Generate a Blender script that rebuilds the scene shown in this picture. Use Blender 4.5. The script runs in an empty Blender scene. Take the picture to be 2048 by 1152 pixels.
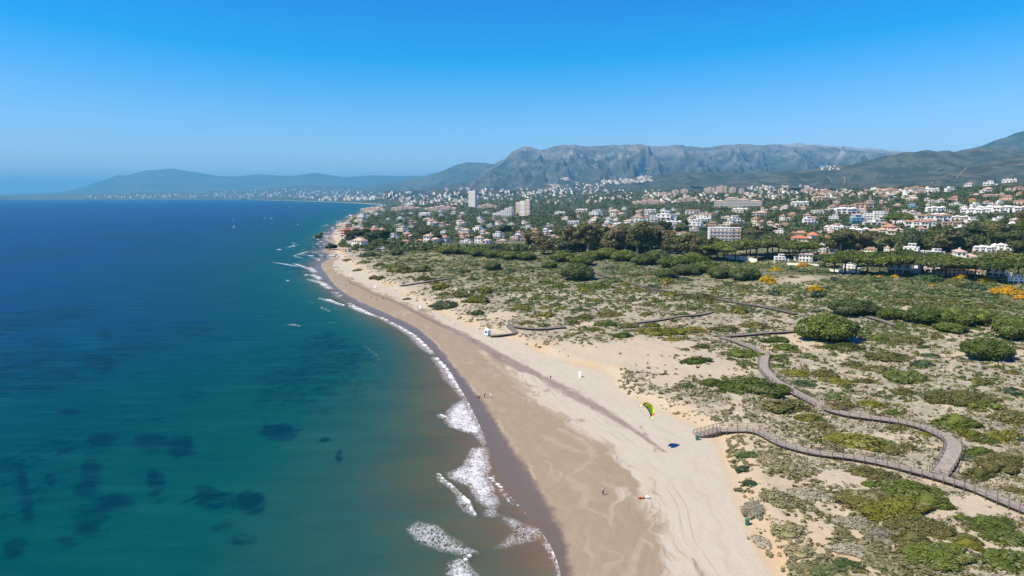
import bpy, bmesh, math, random
import numpy as np
from mathutils import Vector, Matrix
R = math.radians
random.seed(7); rng = np.random.default_rng(7)
sc = bpy.context.scene
col = sc.collection

# ------------------------------------------------------------------ camera
F = 1365.33; EYE = 393.0; CH = 60.0            # focal length in photo pixels, eye level row, drone height
PITCH = math.atan((576 - EYE) / F)
cam = bpy.data.cameras.new('camera'); cam_o = bpy.data.objects.new('camera', cam); col.objects.link(cam_o)
cam.sensor_width = 36; cam.lens = 24; cam.clip_start = 1; cam.clip_end = 200000
cam_o.location = (0, 0, CH); cam_o.rotation_euler = (math.pi/2 - PITCH, 0, 0)
sc.camera = cam_o
sc.render.resolution_x = 1024; sc.render.resolution_y = 576

# ------------------------------------------------------------------ sky, sun, exposure
SUN_EL = R(53); SUN_AZ = R(-110)                 # azimuth from +Y, clockwise seen from above
world = bpy.data.worlds.new('World'); sc.world = world; world.use_nodes = True
wn = world.node_tree; wn.nodes.clear()
sky = wn.nodes.new('ShaderNodeTexSky'); sky.sky_type = 'NISHITA'; sky.sun_disc = False
sky.sun_elevation = SUN_EL; sky.sun_rotation = SUN_AZ
sky.altitude = 60; sky.air_density = 1.0; sky.dust_density = 0.0; sky.ozone_density = 6.0
sep = wn.nodes.new('ShaderNodeSeparateColor'); cmb = wn.nodes.new('ShaderNodeCombineColor')   # one colour grade for the whole dome
wn.links.new(sky.outputs[0], sep.inputs[0])
for ch, (gain, lift_) in enumerate(((1.35, -2.55), (.97, -1.10), (.95, 0.0))):
    m1 = wn.nodes.new('ShaderNodeMath'); m1.operation = 'MULTIPLY_ADD'; m1.inputs[1].default_value = gain; m1.inputs[2].default_value = lift_
    m2 = wn.nodes.new('ShaderNodeMath'); m2.operation = 'MAXIMUM'; m2.inputs[1].default_value = 0.02
    wn.links.new(sep.outputs[ch], m1.inputs[0]); wn.links.new(m1.outputs[0], m2.inputs[0]); wn.links.new(m2.outputs[0], cmb.inputs[ch])
bg = wn.nodes.new('ShaderNodeBackground'); bg.inputs['Strength'].default_value = 0.12525
wo = wn.nodes.new('ShaderNodeOutputWorld')
wn.links.new(cmb.outputs[0], bg.inputs[0]); wn.links.new(bg.outputs[0], wo.inputs[0])
sun = bpy.data.lights.new('sun', 'SUN'); sun.energy = 5.0; sun.angle = R(0.53); sun.color = (1.0, 0.89, 0.70)
sun_o = bpy.data.objects.new('sun', sun); col.objects.link(sun_o)
SD = Vector((math.sin(SUN_AZ)*math.cos(SUN_EL), math.cos(SUN_AZ)*math.cos(SUN_EL), math.sin(SUN_EL)))
sun_o.rotation_euler = SD.to_track_quat('Z', 'Y').to_euler(); sun_o.location = (-300, 200, 600)
sc.view_settings.view_transform = 'Standard'; sc.view_settings.look = 'None'
sc.view_settings.exposure = 0.54; sc.view_settings.gamma = 1.0
try: sc.cycles.use_denoising = True; sc.cycles.max_bounces = 6; sc.cycles.volume_bounces = 0
except Exception: pass

# ------------------------------------------------------------------ numeric helpers
def ray(px, py):
    px = np.asarray(px, float); py = np.asarray(py, float)
    u = (px-1024)/F; v = (576-py)/F; c, s = math.cos(PITCH), math.sin(PITCH)
    return np.stack([u+0*v, c+v*s+0*u, -s+v*c+0*u], -1)
def flat(px, py, z=0.0):
    r = ray(px, py); t = (z-CH)/r[..., 2]
    return r*t[..., None] + np.array([0, 0, CH])
def project(p):
    p = np.asarray(p, float); d = p - np.array([0, 0, CH]); c, s = math.cos(PITCH), math.sin(PITCH)
    f = d[..., 1]*c - d[..., 2]*s; up = d[..., 1]*s + d[..., 2]*c
    return 1024+F*d[..., 0]/f, 576-F*up/f
def sstep(a, b, x):
    t = np.clip((x-a)/(b-a), 0, 1); return t*t*(3-2*t)
def hash2(i, j, seed=0):
    h = (i.astype(np.int64)*374761393 + j.astype(np.int64)*668265263 + seed*974711) & 0x7fffffff
    h = ((h ^ (h >> 13))*1274126177) & 0x7fffffff
    h = (h ^ (h >> 16)) & 0xffff
    return h/65535.0
def vnoise(x, y, seed=0):
    i = np.floor(x); j = np.floor(y); fx = x-i; fy = y-j
    fx = fx*fx*fx*(fx*(fx*6-15)+10); fy = fy*fy*fy*(fy*(fy*6-15)+10)
    a = hash2(i, j, seed); b = hash2(i+1, j, seed); c = hash2(i, j+1, seed); d = hash2(i+1, j+1, seed)
    return (a*(1-fx)+b*fx)*(1-fy)+(c*(1-fx)+d*fx)*fy
def fbm(x, y, oct=4, seed=0):
    v = 0; a = 0.5
    for k in range(oct):
        v = v + a*(vnoise(x, y, seed+k*17)*2-1); x = x*2.03+13.1; y = y*2.03+7.7; a *= 0.5
    return v
def ridged(x, y, oct=5, seed=0):
    v = 0; a = 0.5; w = 1.0
    for k in range(oct):
        n = 1-np.abs(vnoise(x, y, seed+k*31)*2-1); n = n*n*w; v = v+a*n; w = np.clip(n*1.6, 0, 1)
        x = x*2.1+3.7; y = y*2.1+9.2; a *= 0.5
    return v
def seg_dist(x, y, P, closed=False):
    P = np.asarray(P)[:, :2]; best = np.full(x.shape, 1e18); arc = np.zeros(x.shape); L = 0.0
    n = len(P)
    for k in range(n if closed else n-1):
        a = P[k]; b = P[(k+1) % n]; d = b-a; l2 = d@d+1e-12
        t = np.clip(((x-a[0])*d[0]+(y-a[1])*d[1])/l2, 0, 1)
        q = (x-a[0]-t*d[0])**2+(y-a[1]-t*d[1])**2
        m = q < best; best = np.where(m, q, best); arc = np.where(m, L+t*math.sqrt(l2), arc); L += math.sqrt(l2)
    return np.sqrt(best), arc
def inside(x, y, P):
    P = np.asarray(P)[:, :2]; r = np.zeros(x.shape, bool); n = len(P)
    for k in range(n):
        x0, y0 = P[k]; x1, y1 = P[(k+1) % n]
        if y0 == y1: continue
        c = ((y0 > y) != (y1 > y)) & (x < (x1-x0)*(y-y0)/(y1-y0)+x0)
        r ^= c
    return r
def smooth_line(P, n=3):
    P = np.asarray(P, float)
    for _ in range(n):                           # Chaikin corner cutting
        Q = np.empty((2*len(P), P.shape[1])); Q[0] = P[0]; Q[-1] = P[-1]
        Q[1:-1:2] = P[:-1]*.75+P[1:]*.25; Q[2:-1:2] = P[:-1]*.25+P[1:]*.75
        P = Q
    return P
def sdist(x, y, line, detail=True):              # + inland (east of the line)
    d, arc = seg_dist(x, y, line)
    poly = np.concatenate([line[:, :2], [[60000, line[-1, 1]], [60000, line[0, 1]]]])
    return np.where(inside(x, y, poly), d, -d), arc

# ------------------------------------------------------------------ the coast, traced in metres
def gl(pts, z=0.0): return np.array([flat(a, b, z) for a, b in pts])[:, :2]
NEAR0 = [(150, -500), (70, -160), (38, -20)]
coast = np.concatenate([NEAR0, smooth_line(gl([(1125,1190),(1113,1130),(1092,1080),(1050,1030),(1000,975),(982,925),(965,870),(940,815),(912,765),
    (885,722),(860,694),(825,665),(780,642),(735,621),(697,601),(668,578),(645,556),(632,542),(628,530),(640,522),(655,514),(640,506),(630,503),(650,495),(655,487),(640,480),(648,474),
    (665,462),(672,452),(690,441),(712,429),(738,417),(762,409.5)]), 2),
    [(-1700,6900),(-3100,9700),(-5740,13650),(-9650,18200),(-14600,23400),(-20500,27300),(-29000,30000)]])
wetl = np.concatenate([[(152, -500), (72, -160), (44, -20)], smooth_line(gl([(1162,1190),(1150,1140),(1132,1070),(1100,1010),(1065,950),(1015,878),(968,803),(938,768),(902,722),(868,682),
    (828,652),(765,624),(702,596),(664,566),(645,548),(640,535)]), 2)])
dampl = np.concatenate([[(175, -500), (95, -160), (58, -20)], smooth_line(gl([(1360,1190),(1335,1130),(1312,1080),(1292,1020),(1280,985),(1240,920),(1160,862),(1090,805),(1040,757),(980,705),
    (900,652),(820,608),(740,577),(700,553),(680,530)], 1.0), 2)])
toe = np.concatenate([[(200, -500), (120, -160), (75, -20)], smooth_line(gl([(1560,1200),(1545,1150),(1512,1090),(1472,1015),(1440,925),(1432,880),(1395,856),(1335,826),(1270,800),(1222,778),
    (1225,750),(1180,735),(1120,722),(1075,702),(1035,682),(985,668),(940,652),(890,628),(838,606),(790,580),(752,562),(715,540),(690,525),(672,508)], 2.2), 2),
    gl([(672,492),(672,478),(690,458),(715,442),(745,426),(775,411)]),
    [(-1640,6930),(-3040,9740),(-5700,13700),(-9600,18260),(-14570,23500),(-20480,27400),(-28990,30100)]])

# inland elevation table (rows: distance north, columns: x/y ratio)
QC = np.array([-.60,-.31,-.164,-.057,.056,.20,.312,.458,.605,.75,1.3])
DR = np.array([100,500,800,1100,1500,2000,2600,3500,5000,8000,12000,20000,40000.])
ET = np.array([
 [4]*11,
 [4,4,5,6,7,7.5,8.5,10.5,13,15,20],
 [4,4,6,7,8,10,12,17,22,27,45],
 [4,4,8,8,10,14,19,28,37,46,75],
 [4,4,10,10,14,24,37,50,61,78,110],
 [4,4,13,16,22,42,57,71,84,104,150],
 [4,4,18,24,34,64,80,84,92,110,170],
 [4,5,25,36,55,80,88,92,100,120,190],
 [5,6,33,55,84,110,120,120,130,150,220],
 [6,20,58,90,150,180,190,190,200,220,280],
 [20,60,100,160,200,220,230,230,240,260,300],
 [60,100,140,200,240,260,260,260,260,280,320],
 [60,100,140,200,240,260,260,260,260,280,320.]])
def elev(x, y):
    yy = np.maximum(y, 60.); q = np.clip(x/yy, QC[0], QC[-1]-1e-6); ld = np.clip(np.log(yy), math.log(DR[0]), math.log(DR[-1])-1e-6)
    i = np.clip(np.searchsorted(QC, q, side='right')-1, 0, len(QC)-2); fx = (q-QC[i])/(QC[i+1]-QC[i])
    lr = np.log(DR); j = np.clip(np.searchsorted(lr, ld, side='right')-1, 0, len(DR)-2); fy = (ld-lr[j])/(lr[j+1]-lr[j])
    fx = fx*fx*(3-2*fx)
    return (ET[j, i]*(1-fx)+ET[j, i+1]*fx)*(1-fy)+(ET[j+1, i]*(1-fx)+ET[j+1, i+1]*fx)*fy
def raw_height(x, y):
    s, arc = sdist(x, y, coast); t, _ = sdist(x, y, toe)
    beach = np.where(s < 0, np.maximum(0.045*s, -4.0), 2.3*(1-np.exp(-np.maximum(s, 0)/30.)))
    ridge = sstep(0, 7, t)*(1.5+0.9*fbm(x/23, y/23, 2, 3))
    dune = ridge + sstep(2, 30, t)*(1.6*fbm(x/42, y/42, 3, 5)+0.7*fbm(x/13, y/13, 3, 9)+0.9)
    inl = elev(x, y) + 0.9*fbm(x/60, y/60, 3, 21)*sstep(30, 200, t) + sstep(1500, 4000, y)*fbm(x/500, y/500, 3, 4)*8*sstep(200, 900, s)
    k = sstep(50, 260, t)
    return (beach+dune)*(1-k)+inl*k*sstep(0, 120, s)+(beach+dune)*k*(1-sstep(0, 120, s)), s, t, arc

def axis(r0, breaks):
    r = [r0]
    for lim, st in breaks:
        while r[-1] < lim: r.append(r[-1]*(1+st))
    return np.array(r)
GC = (0.0, -40.0)
RG = axis(24, [(90, .02), (1000, .0052), (3200, .011), (42000, .03)])
TG = np.concatenate([np.arange(-54, -18, .6), np.arange(-18, 40, .27), np.arange(40, 76, .7)])*math.pi/180
RR, TT = np.meshgrid(RG, TG, indexing='ij')
GX = GC[0]+RR*np.sin(TT); GY = GC[1]+RR*np.cos(TT)
GZ, GS, GT, GA = raw_height(GX, GY)
LRG = np.log(RG)
def hz(x, y):                                     # bilinear look-up in the ground mesh itself
    x = np.asarray(x, float); y = np.asarray(y, float)
    r = np.hypot(x-GC[0], y-GC[1]); th = np.arctan2(x-GC[0], y-GC[1])
    a = np.interp(np.log(np.maximum(r, 1)), LRG, np.arange(len(RG))); b = np.interp(th, TG, np.arange(len(TG)))
    i = np.clip(a.astype(int), 0, len(RG)-2); j = np.clip(b.astype(int), 0, len(TG)-2); fa = a-i; fb = b-j
    return (GZ[i, j]*(1-fa)+GZ[i+1, j]*fa)*(1-fb)+(GZ[i, j+1]*(1-fa)+GZ[i+1, j+1]*fa)*fb
MT = np.geomspace(60, 30000, 900)
def hit(px, py, off=0.0):                         # where a sight line meets the ground (or a level above it)
    r = ray(px, py).reshape(-1, 3); out = np.full((len(r), 3), np.nan)
    for k in range(len(r)):
        P = r[k][None]*MT[:, None]+np.array([0, 0, CH]); dz = P[:, 2]-hz(P[:, 0], P[:, 1])-off
        m = np.nonzero(dz < 0)[0]
        if len(m) == 0: continue
        i = m[0]
        if i == 0: t = MT[0]
        else: t = MT[i-1]+(MT[i]-MT[i-1])*dz[i-1]/(dz[i-1]-dz[i])
        out[k] = r[k]*t+np.array([0, 0, CH])
    return out if np.ndim(px) else out[0]

# ------------------------------------------------------------------ mesh and material helpers
def new_mesh(name, V, Fc, mat=None, attrs=None, smooth=False):
    me = bpy.data.meshes.new(name); V = np.asarray(V, np.float32)
    if isinstance(Fc, np.ndarray):
        n, k = Fc.shape
        me.vertices.add(len(V)); me.vertices.foreach_set('co', V.ravel())
        me.loops.add(n*k); me.loops.foreach_set('vertex_index', Fc.ravel().astype(np.int32))
        me.polygons.add(n); me.polygons.foreach_set('loop_start', np.arange(0, n*k, k, dtype=np.int32))
        me.polygons.foreach_set('loop_total', np.full(n, k, np.int32)); me.update(calc_edges=True)
    else:
        me.from_pydata([tuple(map(float, v)) for v in V], [], Fc); me.update()
    if attrs:
        for a, d in attrs.items():
            at = me.attributes.new(a, 'FLOAT', 'POINT'); at.data.foreach_set('value', np.asarray(d, np.float32).ravel())
    if smooth: me.polygons.foreach_set('use_smooth', np.ones(len(me.polygons), bool))
    if mat: me.materials.append(mat)
    return me
def obj(name, me, parent=None, loc=(0, 0, 0), rz=0.0, scale=None, mat=None):
    o = bpy.data.objects.new(name, me); col.objects.link(o); o.location = loc; o.rotation_euler = (0, 0, rz)
    if scale is not None: o.scale = scale
    if parent: o.parent = parent
    if mat and o.type == 'MESH' and len(o.material_slots):
        o.material_slots[0].link = 'OBJECT'; o.material_slots[0].material = mat
    return o
def tag(o, label=None, cat=None, group=None, kind=None):
    if label: o['label'] = label
    if cat: o['category'] = cat
    if group: o['group'] = group
    if kind: o['kind'] = kind
    return o
def empty(name, loc, rz=0.0):
    o = obj(name, None, loc=loc, rz=rz); o.empty_display_size = 0.5; return o
class Box:                                        # gathers boxes and prisms into one mesh
    def __init__(s): s.V = []; s.F = []
    def box(s, x0, x1, y0, y1, z0, z1):
        b = len(s.V); s.V += [(x0,y0,z0),(x1,y0,z0),(x1,y1,z0),(x0,y1,z0),(x0,y0,z1),(x1,y0,z1),(x1,y1,z1),(x0,y1,z1)]
        s.F += [[b+i for i in f] for f in ((0,3,2,1),(4,5,6,7),(0,1,5,4),(1,2,6,5),(2,3,7,6),(3,0,4,7))]; return s
    def beam(s, a, b, w, h=None):                 # square bar between two points
        a = Vector(a); b = Vector(b); d = (b-a).normalized(); up = Vector((0,0,1)) if abs(d.z) < .95 else Vector((1,0,0))
        sx = d.cross(up).normalized(); sy = sx.cross(d).normalized(); h = h or w; k = len(s.V)
        for p in (a, b):
            for i, j in ((-1,-1),(1,-1),(1,1),(-1,1)): s.V.append(tuple(p+sx*i*w/2+sy*j*h/2))
        s.F += [[k+i for i in f] for f in ((0,3,2,1),(4,5,6,7),(0,1,5,4),(1,2,6,5),(2,3,7,6),(3,0,4,7))]; return s
    def hip(s, x0, x1, y0, y1, z0, h, e=.5, inset=.5):
        x0 -= e; x1 += e; y0 -= e; y1 += e; b = len(s.V)
        if (x1-x0) >= (y1-y0): m = (y1-y0)/2*inset*2; r = [(x0+m,(y0+y1)/2,z0+h),(x1-m,(y0+y1)/2,z0+h)]; fs = ((0,1,9,8),(2,3,8,9),(1,2,9),(3,0,8))
        else: m = (x1-x0)/2*inset*2; r = [((x0+x1)/2,y0+m,z0+h),((x0+x1)/2,y1-m,z0+h)]; fs = ((3,0,8,9),(1,2,9,8),(0,1,8),(2,3,9))
        s.V += [(x0,y0,z0),(x1,y0,z0),(x1,y1,z0),(x0,y1,z0)]+[(x0,y0,z0-.25),(x1,y0,z0-.25),(x1,y1,z0-.25),(x0,y1,z0-.25)]+r
        s.F += [[b+i for i in f] for f in fs]+[[b+i for i in f] for f in ((4,7,6,5),(0,4,5,1),(1,5,6,2),(2,6,7,3),(3,7,4,0))]; return s
    def mesh(s, name, mat): return new_mesh(name, s.V, s.F, mat)

def material(name):
    m = bpy.data.materials.new(name); m.use_nodes = True; return m, m.node_tree
class N:                                          # tiny node-graph helper
    def __init__(s, nt): s.nt = nt
    def new(s, t, **kw):
        n = s.nt.nodes.new(t)
        for k, v in kw.items(): setattr(n, k, v)
        return n
    def put(s, sock, v):
        if isinstance(v, bpy.types.NodeSocket): s.nt.links.new(v, sock)
        elif v is not None:
            if sock.type == 'RGBA' and not hasattr(v, '__len__'): v = (v, v, v)
            sock.default_value = (*v, 1) if hasattr(v, '__len__') and len(v) == 3 and sock.type == 'RGBA' else v
    def math(s, op, a, b=None, c=None, clamp=False):
        n = s.new('ShaderNodeMath', operation=op, use_clamp=clamp)
        for i, v in enumerate((a, b, c)): s.put(n.inputs[i], v)
        return n.outputs[0]
    def mix(s, f, a, b, blend='MIX'):
        n = s.new('ShaderNodeMix', data_type='RGBA', blend_type=blend); n.clamp_factor = True
        s.put(n.inputs[0], f); s.put(n.inputs[6], a); s.put(n.inputs[7], b); return n.outputs[2]
    def attr(s, a): return s.new('ShaderNodeAttribute', attribute_name=a).outputs['Fac']
    def noise(s, scale, detail=3, vec=None, rough=.55, dist=0.0, out=0):
        n = s.new('ShaderNodeTexNoise'); n.inputs['Scale'].default_value = scale; n.inputs['Detail'].default_value = detail
        n.inputs['Roughness'].default_value = rough; n.inputs['Distortion'].default_value = dist
        if vec is not None: s.nt.links.new(vec, n.inputs['Vector'])
        return n.outputs[out]
    def ramp(s, f, stops, interp='LINEAR'):
        n = s.new('ShaderNodeValToRGB'); n.color_ramp.interpolation = interp; e = n.color_ramp.elements
        while len(e) < len(stops): e.new(0.5)
        for k, (p, c) in enumerate(stops): e[k].position = p; e[k].color = (*c, 1) if hasattr(c, '__len__') else (c, c, c, 1)
        s.put(n.inputs[0], f); return n.outputs[0]
    def maprange(s, v, a, b, c=0., d=1., smooth=True):
        n = s.new('ShaderNodeMapRange'); n.interpolation_type = 'SMOOTHSTEP' if smooth else 'LINEAR'
        for i, q in enumerate((v, a, b, c, d)): s.put(n.inputs[i], q)
        return n.outputs[0]
    def coords(s, scale=(1, 1, 1), rot=(0, 0, 0), kind='Object'):
        t = s.new('ShaderNodeTexCoord'); m = s.new('ShaderNodeMapping'); m.inputs['Scale'].default_value = scale; m.inputs['Rotation'].default_value = rot
        s.nt.links.new(t.outputs[kind], m.inputs['Vector']); return m.outputs[0]
    def pos(s, scale=(1, 1, 1), rot=(0, 0, 0)):   # world position
        g = s.new('ShaderNodeNewGeometry'); m = s.new('ShaderNodeMapping'); m.inputs['Scale'].default_value = scale; m.inputs['Rotation'].default_value = rot
        s.nt.links.new(g.outputs['Position'], m.inputs['Vector']); return m.outputs[0]
    def comb(s, x, y, z=0.):
        n = s.new('ShaderNodeCombineXYZ')
        for i, v in enumerate((x, y, z)): s.put(n.inputs[i], v)
        return n.outputs[0]
    def bump(s, h, strength=.5, dist=.1, normal=None):
        n = s.new('ShaderNodeBump'); n.inputs['Strength'].default_value = strength; n.inputs['Distance'].default_value = dist
        s.put(n.inputs['Height'], h)
        if normal is not None: s.nt.links.new(normal, n.inputs['Normal'])
        return n.outputs[0]
    def bsdf(s): return s.nt.nodes['Principled BSDF']
def principled(name, base, rough=.8, spec=.3, var=.12, nscale=.6, objrand=0.0):
    m, nt = material(name); n = N(nt); b = n.bsdf()
    f = n.noise(nscale, 4, n.coords())
    c = n.mix(n.maprange(f, .3, .7), tuple(x*(1-var) for x in base), tuple(min(1, x*(1+var)) for x in base))
    if objrand:
        oi = n.new('ShaderNodeObjectInfo'); h = n.new('ShaderNodeHueSaturation')
        n.put(h.inputs['Value'], n.maprange(oi.outputs['Random'], 0, 1, 1-objrand, 1+objrand, False)); n.put(h.inputs['Color'], c); c = h.outputs[0]
    n.put(b.inputs['Base Color'], c); b.inputs['Roughness'].default_value = rough; b.inputs['Specular IOR Level'].default_value = spec
    return m

# ------------------------------------------------------------------ ground sheet
def grid_faces(nr, nc, keep):
    i, j = np.meshgrid(np.arange(nr-1), np.arange(nc-1), indexing='ij'); a = i*nc+j
    f = np.stack([a, a+1, a+nc+1, a+nc], -1).reshape(-1, 4)[:, ::-1]
    return f[keep.reshape(-1)]
def stroke(x, y, pts, z=0.0):                     # pts: (px, py, half width px) -> soft 0..1 field in metres
    P = np.array([flat(a, b, z) for a, b, _ in pts])[:, :2]
    best = np.zeros(x.shape)
    for k in range(len(P)-1):
        a, b = P[k], P[k+1]; d = b-a; l2 = d@d+1e-9
        t = np.clip(((x-a[0])*d[0]+(y-a[1])*d[1])/l2, 0, 1); q = np.hypot(x-a[0]-t*d[0], y-a[1]-t*d[1])
        wa, wb = pts[k][2]*a[1]/F*1.15, pts[k+1][2]*b[1]/F*1.15
        best = np.maximum(best, 1-q/np.maximum(wa+(wb-wa)*t, 1e-3))
    return np.clip(best, 0, 1)
def blob(x, y, px, py, w, h, z=0.0):
    c = flat(px, py, z); l = flat(px-w/2, py, z); f_ = flat(px, py-h/2, z); n_ = flat(px, py+h/2, z)
    ax = abs(c[0]-l[0])+.1; ay = (f_[1]-n_[1])/2+.1; cy = (f_[1]+n_[1])/2
    sh = c[0]/max(c[1], 1)
    return np.clip(1.35-np.hypot((x-c[0]-sh*(y-cy))/ax, (y-cy)/ay), 0, 1)
GWd, _ = sdist(GX, GY, wetl); GDd, _ = sdist(GX, GY, dampl)
far_beach = sstep(430, 560, GY)
GWd = GWd*(1-far_beach)+(GS-6)*far_beach; GDd = GDd*(1-far_beach)+(GS-16)*far_beach
GWR = np.maximum(stroke(GX, GY, [(690,556,3),(745,585,5),(800,606,6),(862,638,8),(905,657,9),(960,686,13),(1010,717,20),(1050,738,22),(1078,748,10)], 1.6),
                 .62*stroke(GX, GY, [(1075,748,12),(1110,768,26),(1150,790,30),(1200,818,22),(1270,862,12),(1330,905,7)], 1.6))
GWR = np.maximum(GWR, .5*stroke(GX, GY, [(1280,850,5),(1306,890,8),(1312,905,2)], 1.8))
GWR = np.maximum(GWR, .55*stroke(GX, GY, [(1385,1110,8),(1400,1135,14),(1415,1160,14)], 1.8))
GPL = np.zeros(GX.shape)
for p in [[(1120,858,6),(1172,884,9),(1192,915,6),(1150,942,5),(1125,952,2)],[(1090,872,8),(1135,893,10),(1165,905,4)],[(1140,955,10),(1178,985,14),(1160,1010,6)],[(1255,1160,9),(1270,1105,9),(1290,1065,4)],[(1285,940,10),(1300,975,12),(1275,1010,14),(1305,1040,8)],[(1030,770,5),(1090,815,6),(1150,855,5),(1240,910,5)],[(960,700,4),(1010,745,5),(1060,785,4)],[(1170,1010,3),(1215,1030,5)]]:
    GPL = np.maximum(GPL, stroke(GX, GY, [(a, b, c*2.2) for a, b, c in smooth_line(p, 2)], 1.2))
# bare sand among the dunes
GB = np.zeros(GX.shape)
for b in [(1270,712,330,56),(1180,742,160,50),(1400,735,170,40),(1120,700,120,30),(1640,690,200,26),(1590,680,110,22),(1970,722,150,26),(905,605,70,18),(1000,632,60,14),(1180,650,60,10),
          (1330,760,60,24),(1600,575,110,14),(1640,1060,60,60),(1700,955,150,40),(1800,1000,60,40),(1930,1020,220,50),(1960,1090,120,70),(1700,1110,90,40),(1740,880,120,30)]:
    GB = np.maximum(GB, blob(GX, GY, *b, z=4.0))
for p in [[(1430,755,9),(1475,790,9),(1482,830,9),(1510,856,8),(1560,880,6)],[(1410,745,14),(1500,742,9),(1545,750,5)],[(1500,890,10),(1510,930,9),(1520,985,9),(1545,1050,9),(1570,1110,12),(1580,1160,12)],
          [(1890,1000,8),(1990,1040,14),(2048,1090,20)],[(1770,940,10),(1690,1000,14),(1690,1040,12),(1730,1075,12),(1800,1090,8)],[(1570,570,5),(1610,585,6),(1700,600,5)],[(1800,612,5),(1840,622,5)],[(1805,625,6),(1810,645,7)]]:
    GB = np.maximum(GB, np.clip(1.5*stroke(GX, GY, p, 4.5), 0, 1))
# how much the dune gives way to scrub, meadow and gardens
front = sstep(330, 520, GY)*sstep(60, 160, GT)
PXg, PYg = project(np.stack([GX, GY, GZ], -1))
GV = sstep(600, 520, PYg+18*fbm(GX/40, GY/40, 3, 8)+np.where(PXg > 1500, -60*sstep(1450, 1750, PXg), 0))*sstep(15, 60, GT)
GVIL = sstep(650, 900, GY)*sstep(20, 70, GS)
keep = (GS[:-1, :-1] > -45)
m_ground, nt = material('ground_sand_and_scrub'); n = N(nt); b = n.bsdf()
s_, w_, d_, t_ = n.attr('s'), n.attr('w'), n.attr('d'), n.attr('t'); arc_ = n.attr('arc'); veg_ = n.attr('veg'); bare_ = n.attr('bare'); wr_ = n.attr('wrack'); vil_ = n.attr('village')
P = n.pos()
sv = n.comb(n.math('MULTIPLY', arc_, .05), n.math('MULTIPLY', n.math('ADD', d_, n.math('MULTIPLY', n.noise(.06, 3, P), 16.)), .24))
streak = n.noise(1.0, 5, sv, .6, .8)
sv2 = n.comb(n.math('MULTIPLY', arc_, .16), n.math('MULTIPLY', n.math('ADD', d_, n.math('MULTIPLY', n.noise(.1, 3, P), 8.)), .8)); streak2 = n.noise(1.0, 4, sv2, .6, .4)
wob = n.noise(.08, 4, P); wob2 = n.noise(.5, 4, P); fine = n.noise(3.0, 4, P)
wobm = n.math('MULTIPLY_ADD', wob, 14.0, -7.0); wobs = n.math('MULTIPLY_ADD', wob2, 2.4, -1.2)
wedge = n.maprange(n.math('ADD', w_, n.math('ADD', wobs, n.math('MULTIPLY', wobm, .25))), -1.6, .6)
dry = n.maprange(n.math('ADD', d_, n.math('ADD', n.math('MULTIPLY_ADD', streak, 26., -13.), n.math('MULTIPLY', wobm, .35))), -2.2, 2.2)
wet = n.mix(n.maprange(s_, 0., 14.), (.128,.098,.070), (.162,.128,.092))
damp = n.mix(n.maprange(streak2, .35, .7), (0.267,0.214,0.144), (0.294,0.240,0.166))
damp = n.mix(n.math('MULTIPLY', n.maprange(n.noise(.11, 6, P, .65, 1.5), .45, .7), .5), damp, (0.250,0.198,0.129))
damp = n.mix(n.math('MULTIPLY', n.maprange(streak, .55, .68), .55), damp, (0.368,0.316,0.226))
# thin lighter lip where the last swash ended
lip = n.math('MULTIPLY', n.maprange(n.math('ABSOLUTE', n.math('ADD', w_, n.math('ADD', wobs, n.math('MULTIPLY', wobm, .25)))), .9, .0), n.maprange(n.noise(.045, 3, P), .45, .6))
drysand = n.mix(n.maprange(streak2, .3, .7), (.425,.382,.295), (.458,.418,.330))
drysand = n.mix(n.math('MULTIPLY', n.maprange(streak, .52, .66), .35), drysand, (0.361,0.308,0.233))
sand = n.mix(dry, damp, drysand); sand = n.mix(wedge, wet, sand)
trk = n.math('MULTIPLY_ADD', n.noise(.03, 2, P), 9., -4.5); dtr = n.math('ADD', d_, trk)
t1 = n.math('MINIMUM', n.math('ABSOLUTE', n.math('SUBTRACT', dtr, 5.)), n.math('MINIMUM', n.math('ABSOLUTE', n.math('SUBTRACT', dtr, 6.9)), n.math('ABSOLUTE', n.math('ADD', dtr, 4.))))
sand = n.mix(n.math('MULTIPLY', n.math('MULTIPLY', n.maprange(t1, .32, .1), n.maprange(n.noise(.07, 3, P), .4, .6)), .42), sand, (.250,.205,.150))
ft = n.new('ShaderNodeTexVoronoi'); ft.inputs['Scale'].default_value = .75; n.put(ft.inputs['Vector'], P)
sand = n.mix(n.math('MULTIPLY', n.math('MULTIPLY', n.maprange(ft.outputs['Distance'], .22, .1), n.maprange(n.noise(.04, 3, P), .5, .62)), .35), sand, (.235,.190,.140))
sand = n.mix(n.math('MULTIPLY', lip, .5), sand, (0.408,0.352,0.255))
sand = n.mix(n.math('MULTIPLY', n.maprange(n.math('ADD', n.attr('pale'), n.math('MULTIPLY_ADD', n.noise(.22, 6, n.pos((.6, 1, 1), (0, 0, R(-35))), .72, 1.5), 2.0, -1.15)), .05, .85), .32), sand, (0.431,0.376,0.268))
wrack = n.math('MULTIPLY', n.maprange(n.math('ADD', wr_, n.math('MULTIPLY_ADD', streak2, .9, -.45)), .12, .55), .75)
sand = n.mix(wrack, sand, (0.172,0.128,0.112))
dune = n.mix(n.maprange(wob, .35, .65), (0.439,0.370,0.257), (0.408,0.356,0.257))
ochre = n.math('MULTIPLY', n.maprange(n.noise(.03, 3, P), .54, .70), .5)
dune = n.mix(ochre, dune, (0.439,0.320,0.178))
dune = n.mix(n.math('MULTIPLY', n.maprange(wob2, .45, .7), .35), dune, (0.470,0.424,0.320))
litter = n.mix(n.maprange(wob2, .4, .6), (0.235,0.228,0.171), (0.172,0.172,0.120))
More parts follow.
